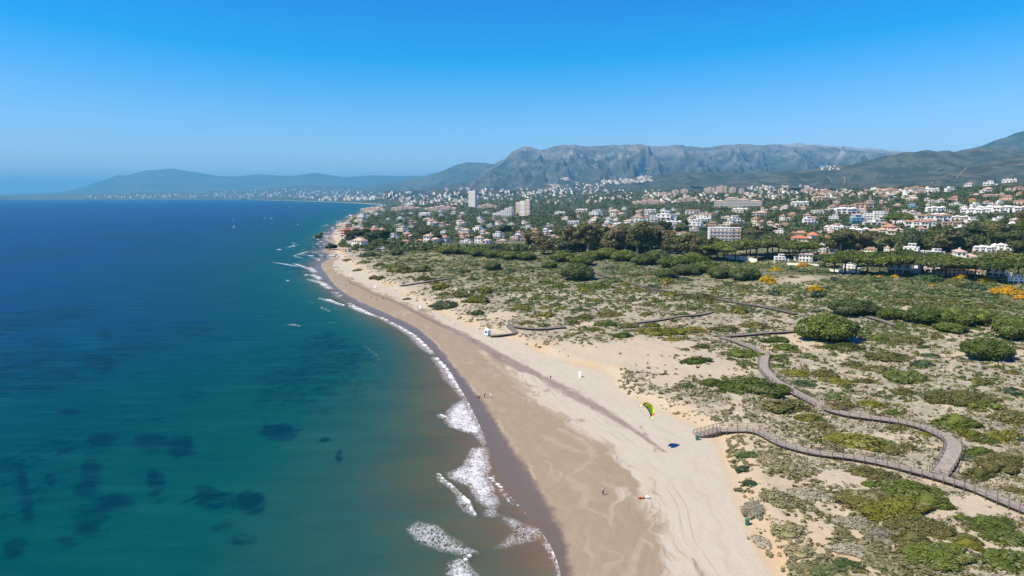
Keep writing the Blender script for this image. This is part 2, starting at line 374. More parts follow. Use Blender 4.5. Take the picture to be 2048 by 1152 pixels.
lit = n.math('MULTIPLY', n.maprange(n.math('SUBTRACT', n.noise(.16, 5, P, .7), n.math('MULTIPLY', bare_, .6)), .36, .58), n.maprange(t_, 4., 16.))
dune = n.mix(n.math('MULTIPLY', lit, .66), dune, litter)
tm = n.maprange(n.math('ADD', t_, wobs), -.6, .6)
cc = n.mix(tm, sand, dune)
scarp = n.math('MULTIPLY', n.math('MULTIPLY', n.maprange(t_, -1.5, 1.5), n.maprange(t_, 9., 3.)), n.maprange(n.noise(.05, 2, P), .45, .62))
cc = n.mix(n.math('MULTIPLY', scarp, .5), cc, (0.463,0.320,0.175))
scrub = n.mix(n.maprange(wob2, .35, .65), (.085,.102,.036), (.155,.155,.075))
scrub = n.mix(n.maprange(n.noise(.02, 4, P), .5, .62), scrub, (.235,.225,.110))
cc = n.mix(n.math('MULTIPLY', veg_, n.math('SUBTRACT', 1., n.math('MULTIPLY', bare_, .85))), cc, scrub)
garden = n.mix(n.maprange(n.noise(.02, 4, P), .45, .65), (.034,.050,.020), (.085,.095,.042))
garden = n.mix(n.maprange(n.noise(.05, 2, P), .66, .70), garden, (.26,.23,.18))
cc = n.mix(vil_, cc, garden)
n.put(b.inputs['Base Color'], cc)
n.put(b.inputs['Roughness'], n.mix(wedge, .32, .9)); b.inputs['Specular IOR Level'].default_value = .25
bh = n.math('ADD', n.math('MULTIPLY', n.math('MULTIPLY', wob2, 2.2), n.maprange(t_, -2., 10., .18, 1.)), n.math('MULTIPLY', fine, .35))
n.put(b.inputs['Normal'], n.bump(bh, .55, .35))
gv = np.stack([GX, GY, GZ], -1).reshape(-1, 3)
o = obj('ground', new_mesh('ground', gv, grid_faces(*GX.shape, keep), m_ground,
    dict(s=GS, w=GWd, d=GDd, t=GT, arc=GA, veg=GV, bare=GB, wrack=GWR, village=GVIL, pale=GPL), True))
tag(o, kind='structure')

# ------------------------------------------------------------------ sea
RS = axis(24, [(110, .02), (700, .0042), (2200, .009), (60000, .04)])
TS = np.concatenate([np.arange(-80, -42, 1.), np.arange(-42, 16, .25), np.arange(16, 60, 1.2)])*math.pi/180
RR2, TT2 = np.meshgrid(RS, TS, indexing='ij'); SX = RR2*np.sin(TT2); SY = GC[1]+RR2*np.cos(TT2)
SS, SA = sdist(SX, SY, coast)
near = SY < 1300
FOAM_P = [  # foam patches: (pixel outline, strength)
 ([(926,800),(946,835),(964,866),(967,888),(952,868),(928,862),(904,856),(892,840),(900,818)], 1.0),
 ([(946,897),(969,896),(975,925),(973,955),(986,985),(994,1012),(984,1020),(960,1003),(938,972),(904,955),(899,946),(930,930)], .95),
 ([(975,1020),(986,1018),(990,1030),(978,1032)], .8),
 ([(816,1060),(838,1045),(868,1050),(905,1080),(952,1104),(925,1108),(880,1098),(832,1080)], .62),
 ([(1000,1030),(1050,1048),(1088,1060),(1072,1078),(1030,1090),(990,1098),(1030,1066)], .42),
 ([(900,1130),(925,1120),(945,1150),(960,1170),(905,1170)], .9)]
FOAM_S = [
 [(697,606,2),(740,628,3),(765,636,3),(800,654,3.5),(830,672,4.5),(850,692,5),(868,708,3.5)], [(872,715,3.5),(893,738,5),(905,758,6),(918,778,4),(936,800,3)],
 [(938,802,3),(950,826,3),(962,852,3)], [(876,948,1),(886,960,4),(902,972,3),(922,990,3),(935,1005,7),(943,1020,6),(952,1034,1)], [(879,830,2),(888,834,4),(896,838,2)],
 [(952,1100,1),(940,1112,3),(925,1128,5)], [(1093,1072,2),(1100,1090,5),(1110,1108,4),(1120,1135,3),(1124,1160,3)],
 [(640,597,2),(660,602,3),(688,611,2.5)], [(700,612,2),(722,622,3),(748,632,2)], [(618,559,2),(632,563,3),(650,569,2)], [(655,598,2),(672,606,3)], [(568,650,1),(585,649,2.5),(600,653,1.5)], [(655,646,1),(668,645,2)],
 [(545,524,1.5),(575,529,2.5),(596,533,2)], [(590,527,2),(612,535,2.5),(640,545,2)], [(622,549,2.5),(640,556,3)], [(555,500,1.5),(590,491,2),(600,489,1)], [(588,512,1.5),(600,508,2),(617,502,1.5)], [(588,512,1.5),(604,516,2)],
 [(585,486,1.5),(600,492,1.5)], [(625,476,2),(642,471,2.5),(650,468,1)], [(636,454,1),(655,450,2),(663,449,1)], [(640,462,1),(660,458,1.5)], [(665,446,1),(684,440,1.5)], [(690,436,1),(708,428,1.2)],
 [(525,438,1),(545,436,1)], [(462,457,1.2),(478,456,.8)], [(601,505,1),(640,520,1.2)], [(615,486,1),(640,490,1.2)]]
foam = np.zeros(SX.shape); lace = np.zeros(SX.shape)
lift = np.zeros(SX.shape)
nz1 = fbm(SX/3.0, SY/3.0, 3, 2)
for pts, k in FOAM_P:
    P2 = gl(pts); dd, _ = seg_dist(SX, SY, P2, True); ins = inside(SX, SY, P2)
    lace = np.maximum(lace, k*np.clip(.5+np.where(ins, dd, -dd)/2.2+.3*nz1, 0, 1)*(ins | (dd < 3)))
for p in FOAM_S:
    v = stroke(SX, SY, p); foam = np.maximum(foam, v*np.clip(.80+.9*nz1, 0, 1.1)); lace = np.maximum(lace, .55*stroke(SX, SY, [(a-w_*1.2, b_, w_*2.6) for a, b_, w_ in p])*(SY < 700)); lift = np.maximum(lift, v)
lip_ = np.exp(-((SS+.6)/.35)**2)*.42*(SY < 460)*np.clip(.35+1.6*fbm(SX/7, SY/7, 3, 31), 0, 1)+np.exp(-((SS+3)/3.0)**2)*.42*sstep(330, 450, SY)*(SY < 1500)*np.clip(.5+1.5*fbm(SX/18, SY/18, 3, 77), 0, 1)
wv = np.zeros(SX.shape)
for k_, (o_0, wd_) in enumerate(((6, .6), (13, .7), (22, .8))):
    ph = -SS-o_0-6*fbm(SA/60, SA*0+k_*9.1, 2, 5)-5*fbm(SX/25, SY/25, 2, 60+k_)
    msk = sstep(.14, .40, fbm(SA/(30+8*k_), SA*0+3.3*k_, 3, 80+k_))*sstep(0, 3, -SS)
    wv = np.maximum(wv, np.exp(-(ph/(wd_*np.interp(SY, [100, 400, 1200], [.7, 1.2, 3.2])))**2)*msk*np.interp(SY, [100, 250, 420, 1300, 1500], [.12, .3, .72, .8, 0]))
foam = np.maximum(foam, wv*.62); lace = np.maximum(lace, wv*.5*(SY < 500)); lift = np.maximum(lift, wv*.6)
swl = np.clip(1.4*stroke(SX, SY, [(974,952,1.6),(1000,972,1.4),(1030,1000,1.5),(1058,1032,1.6),(1084,1056,1.8)]), 0, 1)
WEED = [(400,210,60,40,.7),(380,330,110,70,.9),(260,372,90,30,.8),(95,335,120,26,.8),(160,250,180,80,.5),(385,622,120,46,1),(270,515,90,24,.8),(590,635,140,70,.8),(700,650,120,80,1),(340,740,80,130,.9),(340,822,110,60,.9),
 (600,800,75,130,.9),(440,870,150,66,1.1),(350,935,190,120,.6),(65,840,60,230,1.1),(170,850,70,80,.6),(190,770,40,60,.7),(800,825,90,44,1.1),(850,862,260,70,.8),(970,862,110,80,1),(1090,592,170,64,1),(1040,565,50,50,1),(1320,682,30,46,1.1),
 (1265,622,50,24,.8),(1130,420,330,170,.55),(1240,330,330,220,.5),(560,545,220,40,.4),(760,455,140,60,.4),(540,180,120,40,.5),(760,190,160,50,.5),(860,960,120,50,.4),(940,1010,110,40,.5),(230,1030,160,60,.5),(60,1040,120,80,.6)]
weed = np.zeros(SX.shape); wn1 = .5*fbm(SX/9, SY/14, 4, 41)
for x_, y_, w_2, h_2, k in WEED:
    weed = np.maximum(weed, k*np.clip(blob(SX, SY, x_/1.9457, 560+y_/1.9457, w_2/1.9457*1.15, h_2/1.9457*1.25)*1.5+.75*wn1*(1 if k > .6 else 1.6)-.25, 0, 1)*np.clip(3*blob(SX, SY, x_/1.9457, 560+y_/1.9457, w_2/1.9457*1.7, h_2/1.9457*1.8), 0, 1))
weed = np.maximum(weed, .55*sstep(.12, .42, fbm(SX/60, SY/110, 4, 91))*sstep(-60, -130, SS)*(SY < 2500))
weed = np.maximum(weed, .8*sstep(.0, .3, fbm(SX/14, SY/30, 3, 55))*sstep(-40, -8, SS)*sstep(470, 560, SY)*sstep(1400, 900, SY))
offe = -SS*np.interp(SY, [90, 130, 200, 260, 330, 1000, 5000], [1.0, 1.0, 1.25, 1.9, 2.6, 2.0, 1.0])
SZ = .03+.45*np.clip(lift*1.6, 0, 1)*(SY < 500)*sstep(0, -2.5, SS)+.04*fbm(SX/5, SY/9, 2, 3)*sstep(-2, -10, SS)*near
keep2 = (SS[:-1, :-1] < 25)
m_sea, nt = material('sea_water'); n = N(nt); b = n.bsdf(); P = n.pos()
off_ = n.attr('off'); fo_ = n.attr('foam'); la_ = n.attr('lace'); we_ = n.attr('weed')
wobl = n.math('MULTIPLY_ADD', n.noise(.05, 4, P), .26, -.13)
lo = n.math('DIVIDE', n.math('LOGARITHM', n.math('ADD', n.math('MAXIMUM', off_, 0.), 2.), 2.718), 8.0)   # 0.09 at the edge .. 1 at 3 km
lo = n.math('ADD', lo, n.math('MULTIPLY', wobl, .18))
wc = n.ramp(lo, [(.09,(.160,.112,.078)),(.24,(.118,.092,.062)),(.36,(.070,.084,.052)),(.44,(.022,.078,.068)),(.51,(.002,.066,.066)),(.61,(.0,.051,.064)),(.69,(.0,.042,.090)),(.78,(.0,.034,.115)),(1.,(.0,.030,.145))])
patch = n.maprange(n.noise(.012, 4, n.pos((1, .6, 1))), .42, .6)
wc = n.mix(n.math('MULTIPLY', n.math('SUBTRACT', 1., patch), .22), wc, n.mix(.5, wc, (.0, .02, .045)))
wn_ = n.noise(.17, 7, n.pos((1, .7, 1)), .72, 1.2)
wc = n.mix(n.math('MULTIPLY', n.maprange(n.math('ADD', we_, n.math('MULTIPLY_ADD', wn_, 3.4, -1.75)), .0, .95), n.math('MULTIPLY', n.maprange(we_, .02, .35), .84)), wc, (.0,.022,.043))
rip = n.noise(.55, 3, n.pos((.22, 1., 1.), (0, 0, R(10))), .6); rip2 = n.noise(.16, 3, n.pos((.2, 1., 1.), (0, 0, R(-8))), .6)
swell = n.noise(.075, 4, n.pos((.35, 1., 1.), (0, 0, R(24))), .6, .6)
wc = n.mix(n.math('MULTIPLY', n.maprange(swell, .42, .62), .16), wc, (.0,.035,.055))
wc = n.mix(n.math('MULTIPLY', n.maprange(rip, .52, .75), .12), wc, (.01,.115,.13))
wc = n.mix(n.math('MULTIPLY', n.maprange(rip2, .48, .72), .22), wc, (.01,.105,.12))
lf = n.noise(2.2, 6, n.pos((1, .55, 1)), .72); lf2 = n.noise(.55, 4, n.pos((1, .7, 1)), .6)
web = n.maprange(n.math('ABSOLUTE', n.math('SUBTRACT', n.noise(1.3, 5, n.pos((1, .6, 1)), .65, 1.2), .5)), .055, .01)
lacef = n.math('MULTIPLY', n.maprange(la_, .05, .5), n.math('MAXIMUM', n.math('MULTIPLY', web, .75), n.maprange(n.math('ADD', n.math('MULTIPLY_ADD', lf2, .5, lf), n.math('MULTIPLY_ADD', la_, .40, -.50)), .48, .72)))
solid = n.maprange(n.math('ADD', fo_, n.math('MULTIPLY_ADD', n.math('MULTIPLY_ADD', lf2, .5, lf), 1.5, -1.125)), .16, .62)
solid = n.math('MULTIPLY', n.math('MULTIPLY', solid, n.maprange(fo_, .04, .25)), n.maprange(lf2, .30, .52, .35, 1.))
ff = n.math('MAXIMUM', n.math('MULTIPLY', lacef, .74), n.math('MULTIPLY', solid, .9))
n.put(b.inputs['Base Color'], n.mix(ff, wc, (.78,.80,.82)))
n.put(b.inputs['Roughness'], n.mix(ff, .3, .8)); b.inputs['Specular IOR Level'].default_value = .014; b.inputs['IOR'].default_value = 1.33
hh = n.math('ADD', n.math('MULTIPLY', rip, .6), n.math('ADD', n.math('MULTIPLY', rip2, 1.6), n.math('MULTIPLY', n.noise(1.8, 2, n.pos((.4, 1, 1))), .2)))
n.put(b.inputs['Normal'], n.bump(hh, .6, .4))
o = obj('sea', new_mesh('sea', np.stack([SX, SY, SZ], -1).reshape(-1, 3), grid_faces(*SX.shape, keep2), m_sea,
    dict(off=offe, foam=np.clip(np.maximum(foam*1.05, np.maximum(lip_, swl*.62)), 0, 1), lace=lace, weed=np.clip(weed, 0, 1)), True))
tag(o, kind='structure')

# ------------------------------------------------------------------ mountains
def mountain_mat(name, low, high, rock, rk0, rk1, scale):
    m, nt = material(name); n = N(nt); b = n.bsdf(); P = n.pos((1, 1, 1))
    g = n.new('ShaderNodeNewGeometry'); sx = n.new('ShaderNodeSeparateXYZ'); nt.links.new(g.outputs['Normal'], sx.inputs[0])
    hgt = n.attr('rel'); nz = n.noise(scale, 6, P, .62); nz2 = n.noise(scale*4, 5, P, .6)
    c = n.mix(n.maprange(nz, .4, .6), low, high)
    steep = n.maprange(n.math('ADD', n.math('SUBTRACT', 1., sx.outputs[2]), n.math('MULTIPLY_ADD', nz2, .5, -.25)), .30, .62)
    rk = n.math('MULTIPLY', n.maprange(n.math('ADD', hgt, n.math('MULTIPLY_ADD', nz, 1.2, -.6)), rk0, rk1), n.math('MULTIPLY_ADD', steep, .7, .3))
    c = n.mix(n.math('MULTIPLY', n.maprange(nz2, .35, .65), .5), c, tuple(x*.55 for x in low))
    c = n.mix(rk, c, rock)
    n.put(b.inputs['Base Color'], c); b.inputs['Roughness'].default_value = .95; b.inputs['Specular IOR Level'].default_value = .1
    n.put(b.inputs['Normal'], n.bump(n.math('ADD', nz, n.math('MULTIPLY', nz2, .5)), .9, .12/scale))
    return m
def mountain(name, prof, d, depth, mat, nx=260, ny=46, amp=.30, fs=900., seed=0, base=40., crest_j=8., back=.5):
    prof = np.array(prof, float); px = np.linspace(prof[0, 0], prof[-1, 0], nx); py = np.interp(px, prof[:, 0], prof[:, 1])
    
    q = (px-1024)/F; crest = CH+(EYE-py)*d/F
    v = np.concatenate([np.linspace(0, 1, ny), 1+np.linspace(0, 1, 9)[1:]*back]); PXx, VV = np.meshgrid(q, v, indexing='ij')
    C = np.broadcast_to(crest[:, None], VV.shape)
    yy = d-depth*(1-VV); xx = PXx*d*(1-.35*depth/d*(1-VV))
    up = np.where(VV <= 1, VV**1.15, 1-(VV-1)*1.1)
    wx = xx+fs*.5*fbm(xx/fs/1.7, yy/fs/1.7, 3, seed+71); wy = yy+fs*.9*fbm(xx/fs/1.3+5, yy/fs/1.3, 3, seed+72)
    rn = .72*ridged(wx/fs, wy/fs*.8, 6, seed)+.45*ridged(wx/fs*2.7, wy/fs*2.7, 5, seed+3)-.05; big = fbm(xx/(fs*2.2), yy/(fs*2.2), 3, seed+5)
    rel = C-base
    zz = base+rel*up+rel*amp*(rn-.62)*np.where(VV <= 1, np.clip(3.2*VV*(1-VV)+.02, 0, 1)*1.3, .2)+rel*.18*big*np.clip(4*VV*(1-VV), 0, 1)
    zz += 1.4*crest_j*fbm(xx/(fs*.22), yy/(fs*.4), 4, seed+9)*np.exp(-((VV-1)/.12)**2)
    zz = np.where(VV == 0, -8, zz); zz = np.where(VV >= v[-1], -8, zz)
    nr, nc = VV.shape; f = grid_faces(nr, nc, np.ones((nr-1, nc-1), bool))[:, ::-1]
    o = obj(name, new_mesh(name, np.stack([xx, yy, zz], -1).reshape(-1, 3), f, mat, dict(rel=(zz-base)/max(rel.max(), 1)), True))
    return tag(o, kind='structure')
mm_rock = mountain_mat('massif_rock', (.050,.058,.052), (.125,.126,.118), (.39,.37,.36), .40, 1.0, .003)
mm_far = mountain_mat('far_hill', (.075,.085,.065), (.12,.125,.095), (.2,.2,.17), 1.2, 1.6, .0012)  # tones raised in place of thicker haze over the far hills
mm_green = mountain_mat('green_hill', (.044,.058,.044), (.115,.118,.090), (.24,.20,.15), .90, 1.5, .008)
mountain('far_coast_mountains', [(-700,391),(-200,390),(0,388.5),(120,385),(175,381),(200,370),(245,352),(262,352),(300,343),(352,338),(372,341),(392,343),(440,352),(470,354),(525,349),(545,352),(590,352),(635,347),(690,355),(740,352),(800,353),(860,352),(920,350),(1000,352)], 27500, 7000, mm_far, fs=3400, seed=3, base=25, amp=.16, crest_j=25, ny=34)
mountain('far_foothills', [(150,389),(300,385),(420,383),(520,380),(600,372),(660,371),(720,374),(780,371),(850,366),(920,362),(1000,356)], 16500, 3600, mm_far, fs=1700, seed=13, base=60, amp=.2, crest_j=12, ny=30)
mountain('shoulder_mountain', [(700,380),(780,368),(840,357),(875,347),(910,333),(935,327),(965,328),(990,329),(1050,326),(1150,330),(1300,340)], 15000, 3800, mm_far, fs=900, seed=23, base=80, amp=.5, crest_j=20)
mountain('pale_limestone_ridge', [(1450,305),(1520,296),(1548,290),(1590,289),(1625,293),(1660,296),(1700,297),(1740,300),(1790,305),(1840,312),(1950,330)], 15500, 3000, mountain_mat('pale_limestone', (.22,.20,.17), (.30,.27,.24), (.52,.47,.43), .3, .8, .002), fs=1000, seed=33, base=150, amp=.3, crest_j=22)
mountain('limestone_massif', [(840,384),(880,374),(930,362),(960,349),(985,333),(1005,320),(1022,309),(1040,298),(1052,295),(1075,300),(1090,300),(1110,295),(1130,292),(1150,291),(1185,295),(1203,294),(1225,291),(1250,292),(1275,289),(1292,296),(1320,293),(1340,291),(1365,295),(1400,298),(1430,294),(1470,290),(1500,294),(1540,292),(1585,296),(1620,293),(1660,298),(1700,303),(1750,305),(1800,308),(1850,316),(1950,330)],
    11500, 4300, mm_rock, nx=640, ny=110, fs=620, seed=43, base=120, amp=.6, crest_j=22)
mountain('blue_peak', [(1700,335),(1800,320),(1880,308),(1930,298),(1965,287),(2000,273),(2025,266),(2045,268),(2075,264),(2140,256),(2300,262),(2700,280)], 8200, 2600, mm_green, fs=560, seed=53, base=180, amp=.6, crest_j=14)
mountain('middle_foothills', [(900,391),(1000,384),(1080,372),(1150,366),(1220,358),(1290,353),(1350,347),(1420,344),(1480,347),(1540,343),(1600,343),(1680,341),(1760,345)], 6600, 1900, mm_green, fs=420, seed=63, base=100, amp=.5, crest_j=9)
mountain('green_hills', [(1380,372),(1450,362),(1520,352),(1570,345),(1620,340),(1670,333),(1715,324),(1760,314),(1800,307),(1840,303),(1870,304),(1905,305),(1950,300),(2000,300),(2048,305),(2200,300),(2600,310)], 5200, 1700, mm_green, nx=460, ny=80, fs=360, seed=73, base=95, amp=.6, crest_j=8)
mountain('near_slope', [(1560,376),(1640,371),(1720,362),(1800,352),(1860,345),(1920,334),(1980,322),(2048,311),(2150,300),(2500,300)], 3700, 1200, mm_green, nx=320, ny=70, fs=300, seed=83, base=88, amp=.5, crest_j=5)

# ------------------------------------------------------------------ haze
hm, nt = material('sea_haze'); nt.nodes.remove(nt.nodes['Principled BSDF'])
pv = nt.nodes.new('ShaderNodeVolumePrincipled'); pv.inputs['Color'].default_value = (.17, .66, 1.0, 1); pv.inputs['Density'].default_value = 5.0e-5; pv.inputs['Anisotropy'].default_value = 0.0
nt.links.new(pv.outputs[0], nt.nodes['Material Output'].inputs['Volume'])
hb = Box().box(-62000, 62000, -400, 62000, -10, 1420)
o = obj('haze', hb.mesh('haze', hm)); tag(o, 'thin blue sea haze over the whole bay', 'haze', kind='stuff')

# ------------------------------------------------------------------ foliage
def foliage_mat(name, a, b_, rough=.75, tint=.25, twig=.35):
    m, nt = material(name); n = N(nt); b = n.bsdf(); oi = n.new('ShaderNodeObjectInfo'); g = n.new('ShaderNodeNewGeometry')
    c = n.mix(n.maprange(n.noise(.35, 3, n.pos()), .35, .65), a, b_)
    c = n.mix(n.math('MULTIPLY', n.math('GREATER_THAN', g.outputs['Random Per Island'], .86), twig), c, (.27,.235,.18))
    h = n.new('ShaderNodeHueSaturation'); n.put(h.inputs['Color'], c)
    n.put(h.inputs['Hue'], n.maprange(oi.outputs['Random'], 0, 1, .485, .515, False))
    n.put(h.inputs['Value'], n.math('MULTIPLY', n.maprange(oi.outputs['Random'], 0, 1, 1+tint, 1-tint, False), n.maprange(g.outputs['Random Per Island'], 0, 1, .65, 1.35, False)))
    n.put(b.inputs['Base Color'], h.outputs[0]); b.inputs['Roughness'].default_value = rough; b.inputs['Specular IOR Level'].default_value = .2
    tr = n.new('ShaderNodeBsdfTranslucent'); n.put(tr.inputs['Color'], h.outputs[0]); mx = n.new('ShaderNodeMixShader'); mx.inputs[0].default_value = .3
    nt.links.new(b.outputs[0], mx.inputs[1]); nt.links.new(tr.outputs[0], mx.inputs[2]); nt.links.new(mx.outputs[0], nt.nodes['Material Output'].inputs['Surface'])
    return m
FM = dict(
 olive=foliage_mat('olive_leaves', (.165,.175,.020), (.210,.205,.030)), green=foliage_mat('green_leaves', (.092,.140,.020), (.135,.165,.030)),
 dark=foliage_mat('dark_leaves', (.060,.098,.042), (.085,.120,.056)), brown=foliage_mat('brown_green_leaves', (.130,.140,.036), (.165,.158,.048)),
 grey=foliage_mat('grey_twigs', (.315,.300,.205), (.375,.350,.250)), silver=foliage_mat('silver_leaves', (.235,.275,.165), (.300,.310,.205)),
 yellow=foliage_mat('yellow_blossom', (0.450,0.280,0.008), (0.520,0.340,0.010)), bluegreen=foliage_mat('blue_green_leaves', (.092,.145,.042), (.130,.170,.058)),
 pine=foliage_mat('pine_needles', (.092,.142,.020), (.130,.172,.028)), pinedark=foliage_mat('dark_pine_needles', (.075,.118,.030), (.105,.140,.040)),
 euc=foliage_mat('gum_tree_leaves', (.140,.155,.052), (.185,.180,.068)), eucbrown=foliage_mat('brown_gum_leaves', (.180,.165,.070), (.220,.188,.086)),
 village=foliage_mat('garden_tree_leaves', (.080,.120,.038), (.130,.155,.055), tint=.4), marram=foliage_mat('marram_blades', (.280,.270,.125), (.340,.310,.170)))
bark = principled('bark', (.12,.09,.065), .95, .1, .25, 3.0); bark_pale = principled('pale_bark', (.34,.30,.25), .9, .1, .2, 2.0)
def leaf_cloud(lobes, n_, size, seed, flat_=.0, out=.55, zmin=None, core=.82, asp=1.5):
    r = np.random.default_rng(seed); L = np.array(lobes, float); area = (L[:, 3]*L[:, 4]+L[:, 3]*L[:, 5]+L[:, 4]*L[:, 5]); pick = r.choice(len(L), n_*2, p=area/area.sum())
    d = r.normal(size=(n_*2, 3)); d /= np.linalg.norm(d, axis=1)[:, None]; rad = r.uniform(.80, 1.02, n_*2)+np.where(r.uniform(0, 1, n_*2) < .16, r.exponential(.09, n_*2), 0)
    l = L[pick]; P = l[:, :3]+d*l[:, 3:6]*rad[:, None]
    deep = np.zeros(len(P), bool)
    for k in range(len(L)):
        q = (((P-L[k, :3])/L[k, 3:6])**2).sum(1); deep |= (q < .55)
    if zmin is not None: deep |= P[:, 2] < zmin
    ok = np.nonzero(~deep)[0][:n_]; P = P[ok]; nd = d[ok]/l[ok, 3:6]; nd /= np.linalg.norm(nd, axis=1)[:, None]
    nr_ = nd*out+r.normal(size=P.shape)*(1-out); nr_[:, 2] += flat_+.28; nr_ /= np.linalg.norm(nr_, axis=1)[:, None]
    t = np.cross(nr_, r.normal(size=P.shape)); t /= np.linalg.norm(t, axis=1)[:, None]; b2 = np.cross(nr_, t)
    s = size*r.uniform(.6, 1.35, len(P))[:, None]
    V = np.concatenate([P-t*s*asp/2-b2*s*.3, P+t*s*asp*.1-b2*s*.55, P+t*s*asp/2+b2*s*.2, P-t*s*.1+b2*s*.55], 1).reshape(-1, 3)
    Fq = np.arange(len(V)).reshape(-1, 4)
    if core:
        bm = bmesh.new(); bmesh.ops.create_icosphere(bm, subdivisions=2, radius=1.0)
        cv = np.array([v.co[:] for v in bm.verts]); cf = np.array([[v.index for v in f.verts] for f in bm.faces]); bm.free()
        Vs = [V]; Fs = [Fq]; base = len(V)
        for k in range(len(L)):
            jit = 1+.18*r.normal(size=(len(cv), 1))
            c = L[k, :3]+cv*L[k, 3:6]*core*jit
            if zmin is not None: c[:, 2] = np.maximum(c[:, 2], zmin)
            Vs.append(c); Fs.append(np.concatenate([cf, cf[:, 2:3]], 1)+base); base += len(c)
        V = np.concatenate(Vs); tri = np.concatenate(Fs[1:]); return V, Fq, tri[:, :3]
    return V, Fq, np.zeros((0, 3), int)
def cloud_mesh(name, mat, *a, **k):
    V, q, t = leaf_cloud(*a, **k)
    me = bpy.data.meshes.new(name); me.vertices.add(len(V)); me.vertices.foreach_set('co', np.asarray(V, np.float32).ravel())
    li = np.concatenate([q.ravel(), t.ravel()]).astype(np.int32); me.loops.add(len(li)); me.loops.foreach_set('vertex_index', li)
    st = np.concatenate([np.arange(len(q))*4, len(q)*4+np.arange(len(t))*3]).astype(np.int32); me.polygons.add(len(st))
    me.polygons.foreach_set('loop_start', st); me.polygons.foreach_set('loop_total', np.concatenate([np.full(len(q), 4), np.full(len(t), 3)]).astype(np.int32))
    me.update(calc_edges=True); me.validate(); me.materials.append(mat); return me
def mat_lobes(seed, nb):
    r = np.random.default_rng(seed); L = [(0, 0, 0, .70, .70, .80)]
    for k in range(nb):
        a = r.uniform(0, 2*math.pi); q = r.uniform(.35, .88); s = r.uniform(.14, .40)*(1.15-.35*q)
        L.append((q*math.cos(a), q*math.sin(a), r.uniform(.0, .42)*(1-q*.6), s*r.uniform(.8, 1.3), s*r.uniform(.8, 1.3), s*r.uniform(.7, 1.1)))
    return L
SHRUB = {'S': [cloud_mesh('shrub_small', FM['green'], mat_lobes(i, 6), 280, .17, 100+i, zmin=-.08) for i in range(3)],
         'M': [cloud_mesh('shrub_medium', FM['green'], mat_lobes(10+i, 13), 1300, .085, 110+i, zmin=-.06) for i in range(4)],
         'L': [cloud_mesh('shrub_large', FM['green'], mat_lobes(20+i, 24), 4600, .046, 120+i, zmin=-.05) for i in range(4)]}
TONE = dict(olive='olive green', green='green', dark='dark green', brown='brownish green', grey='grey twiggy', silver='silvery grey', yellow='yellow flowering', bluegreen='blue green')
used_labels = {}
def pct(px, py): return '%.1f%% across and %.1f%% down the photo' % (px/20.48, py/11.52)
def uniq(l):
    for extra in ('', ', front one', ', rear one', ', lower one', ', upper one', ', left one', ', right one'):
        if l+extra not in used_labels: used_labels[l+extra] = 1; return l+extra
    return l
occupied = []                                     # (x, y, radius) of placed plants
def near_mark(px, py):
    M = [(1530,720,70,'by the boardwalk bend'),(1905,900,90,'by the boardwalk curve'),(1700,840,110,'beside the curving boardwalk'),(1800,930,130,'beside the straight boardwalk'),(1310,805,80,'behind the kite'),(1410,870,60,'near the beach stairs'),
         (975,668,110,'above the lifeguard hut'),(1590,610,120,'beside the far boardwalk'),(1280,570,120,'beside the far boardwalk')]
    for x, y, r_, t in M:
        if math.hypot(px-x, py-y) < r_: return t
    return 'on the sandy dunes' if py > 600 else 'on the far dunes'
def shrub(px, py, w, h, tone, tall=None, mesh=None):
    p = hit(px, min(py+.22*h, 1400)); 
    if np.isnan(p[0]): return
    D = p[1]; wm = w*D/F*1.25; a = math.atan2(CH-p[2], D); hm = h*D/F
    H_ = wm*(.17 if tall is None else tall); H_ = float(np.clip(H_, .45, 9)); dep = (hm-H_*math.cos(a))/max(math.sin(a), .06)
    dep = float(np.clip(dep*1.15, .6*wm, 1.8*wm)); H_ = min(H_, max(hm*.9, .5))
    k = 'S' if w < 45 else ('M' if w < 110 else 'L')
    me = mesh or random.choice(SHRUB[k]); o = obj('yellow_broom' if tone == 'yellow' else 'dune_shrub', me, loc=(p[0], p[1], float(hz(p[0], p[1]))-.05), scale=(wm/2, dep/2, H_*1.15), mat=FM[tone])
    o.rotation_euler = (0, 0, random.uniform(-.5, .5)+(math.pi if random.random() < .5 else 0))
    qx, qy = project(np.array(o.location)); sz = 'small' if w < 40 else ('wide' if w > 110 else 'low')
    tag(o, uniq('%s %s %s %s, %s' % (sz, TONE[tone], 'broom bush' if tone == 'yellow' else 'shrub', near_mark(px, py), pct(float(qx), float(qy)))), 'shrub', 'yellow broom bushes' if tone == 'yellow' else 'shrubs on the dunes')
    occupied.append((p[0], p[1], max(wm, dep)/2)); return o
def zl(x0, y0, s, lst): return [(x0+a/s, y0+b/s, c/s, d/s, t) for a, b, c, d, t in lst]
o_, g_, d_2, b_2, s_2, y_2, bl = 'olive', 'green', 'dark', 'brown', 'silver', 'yellow', 'bluegreen'
SH = []
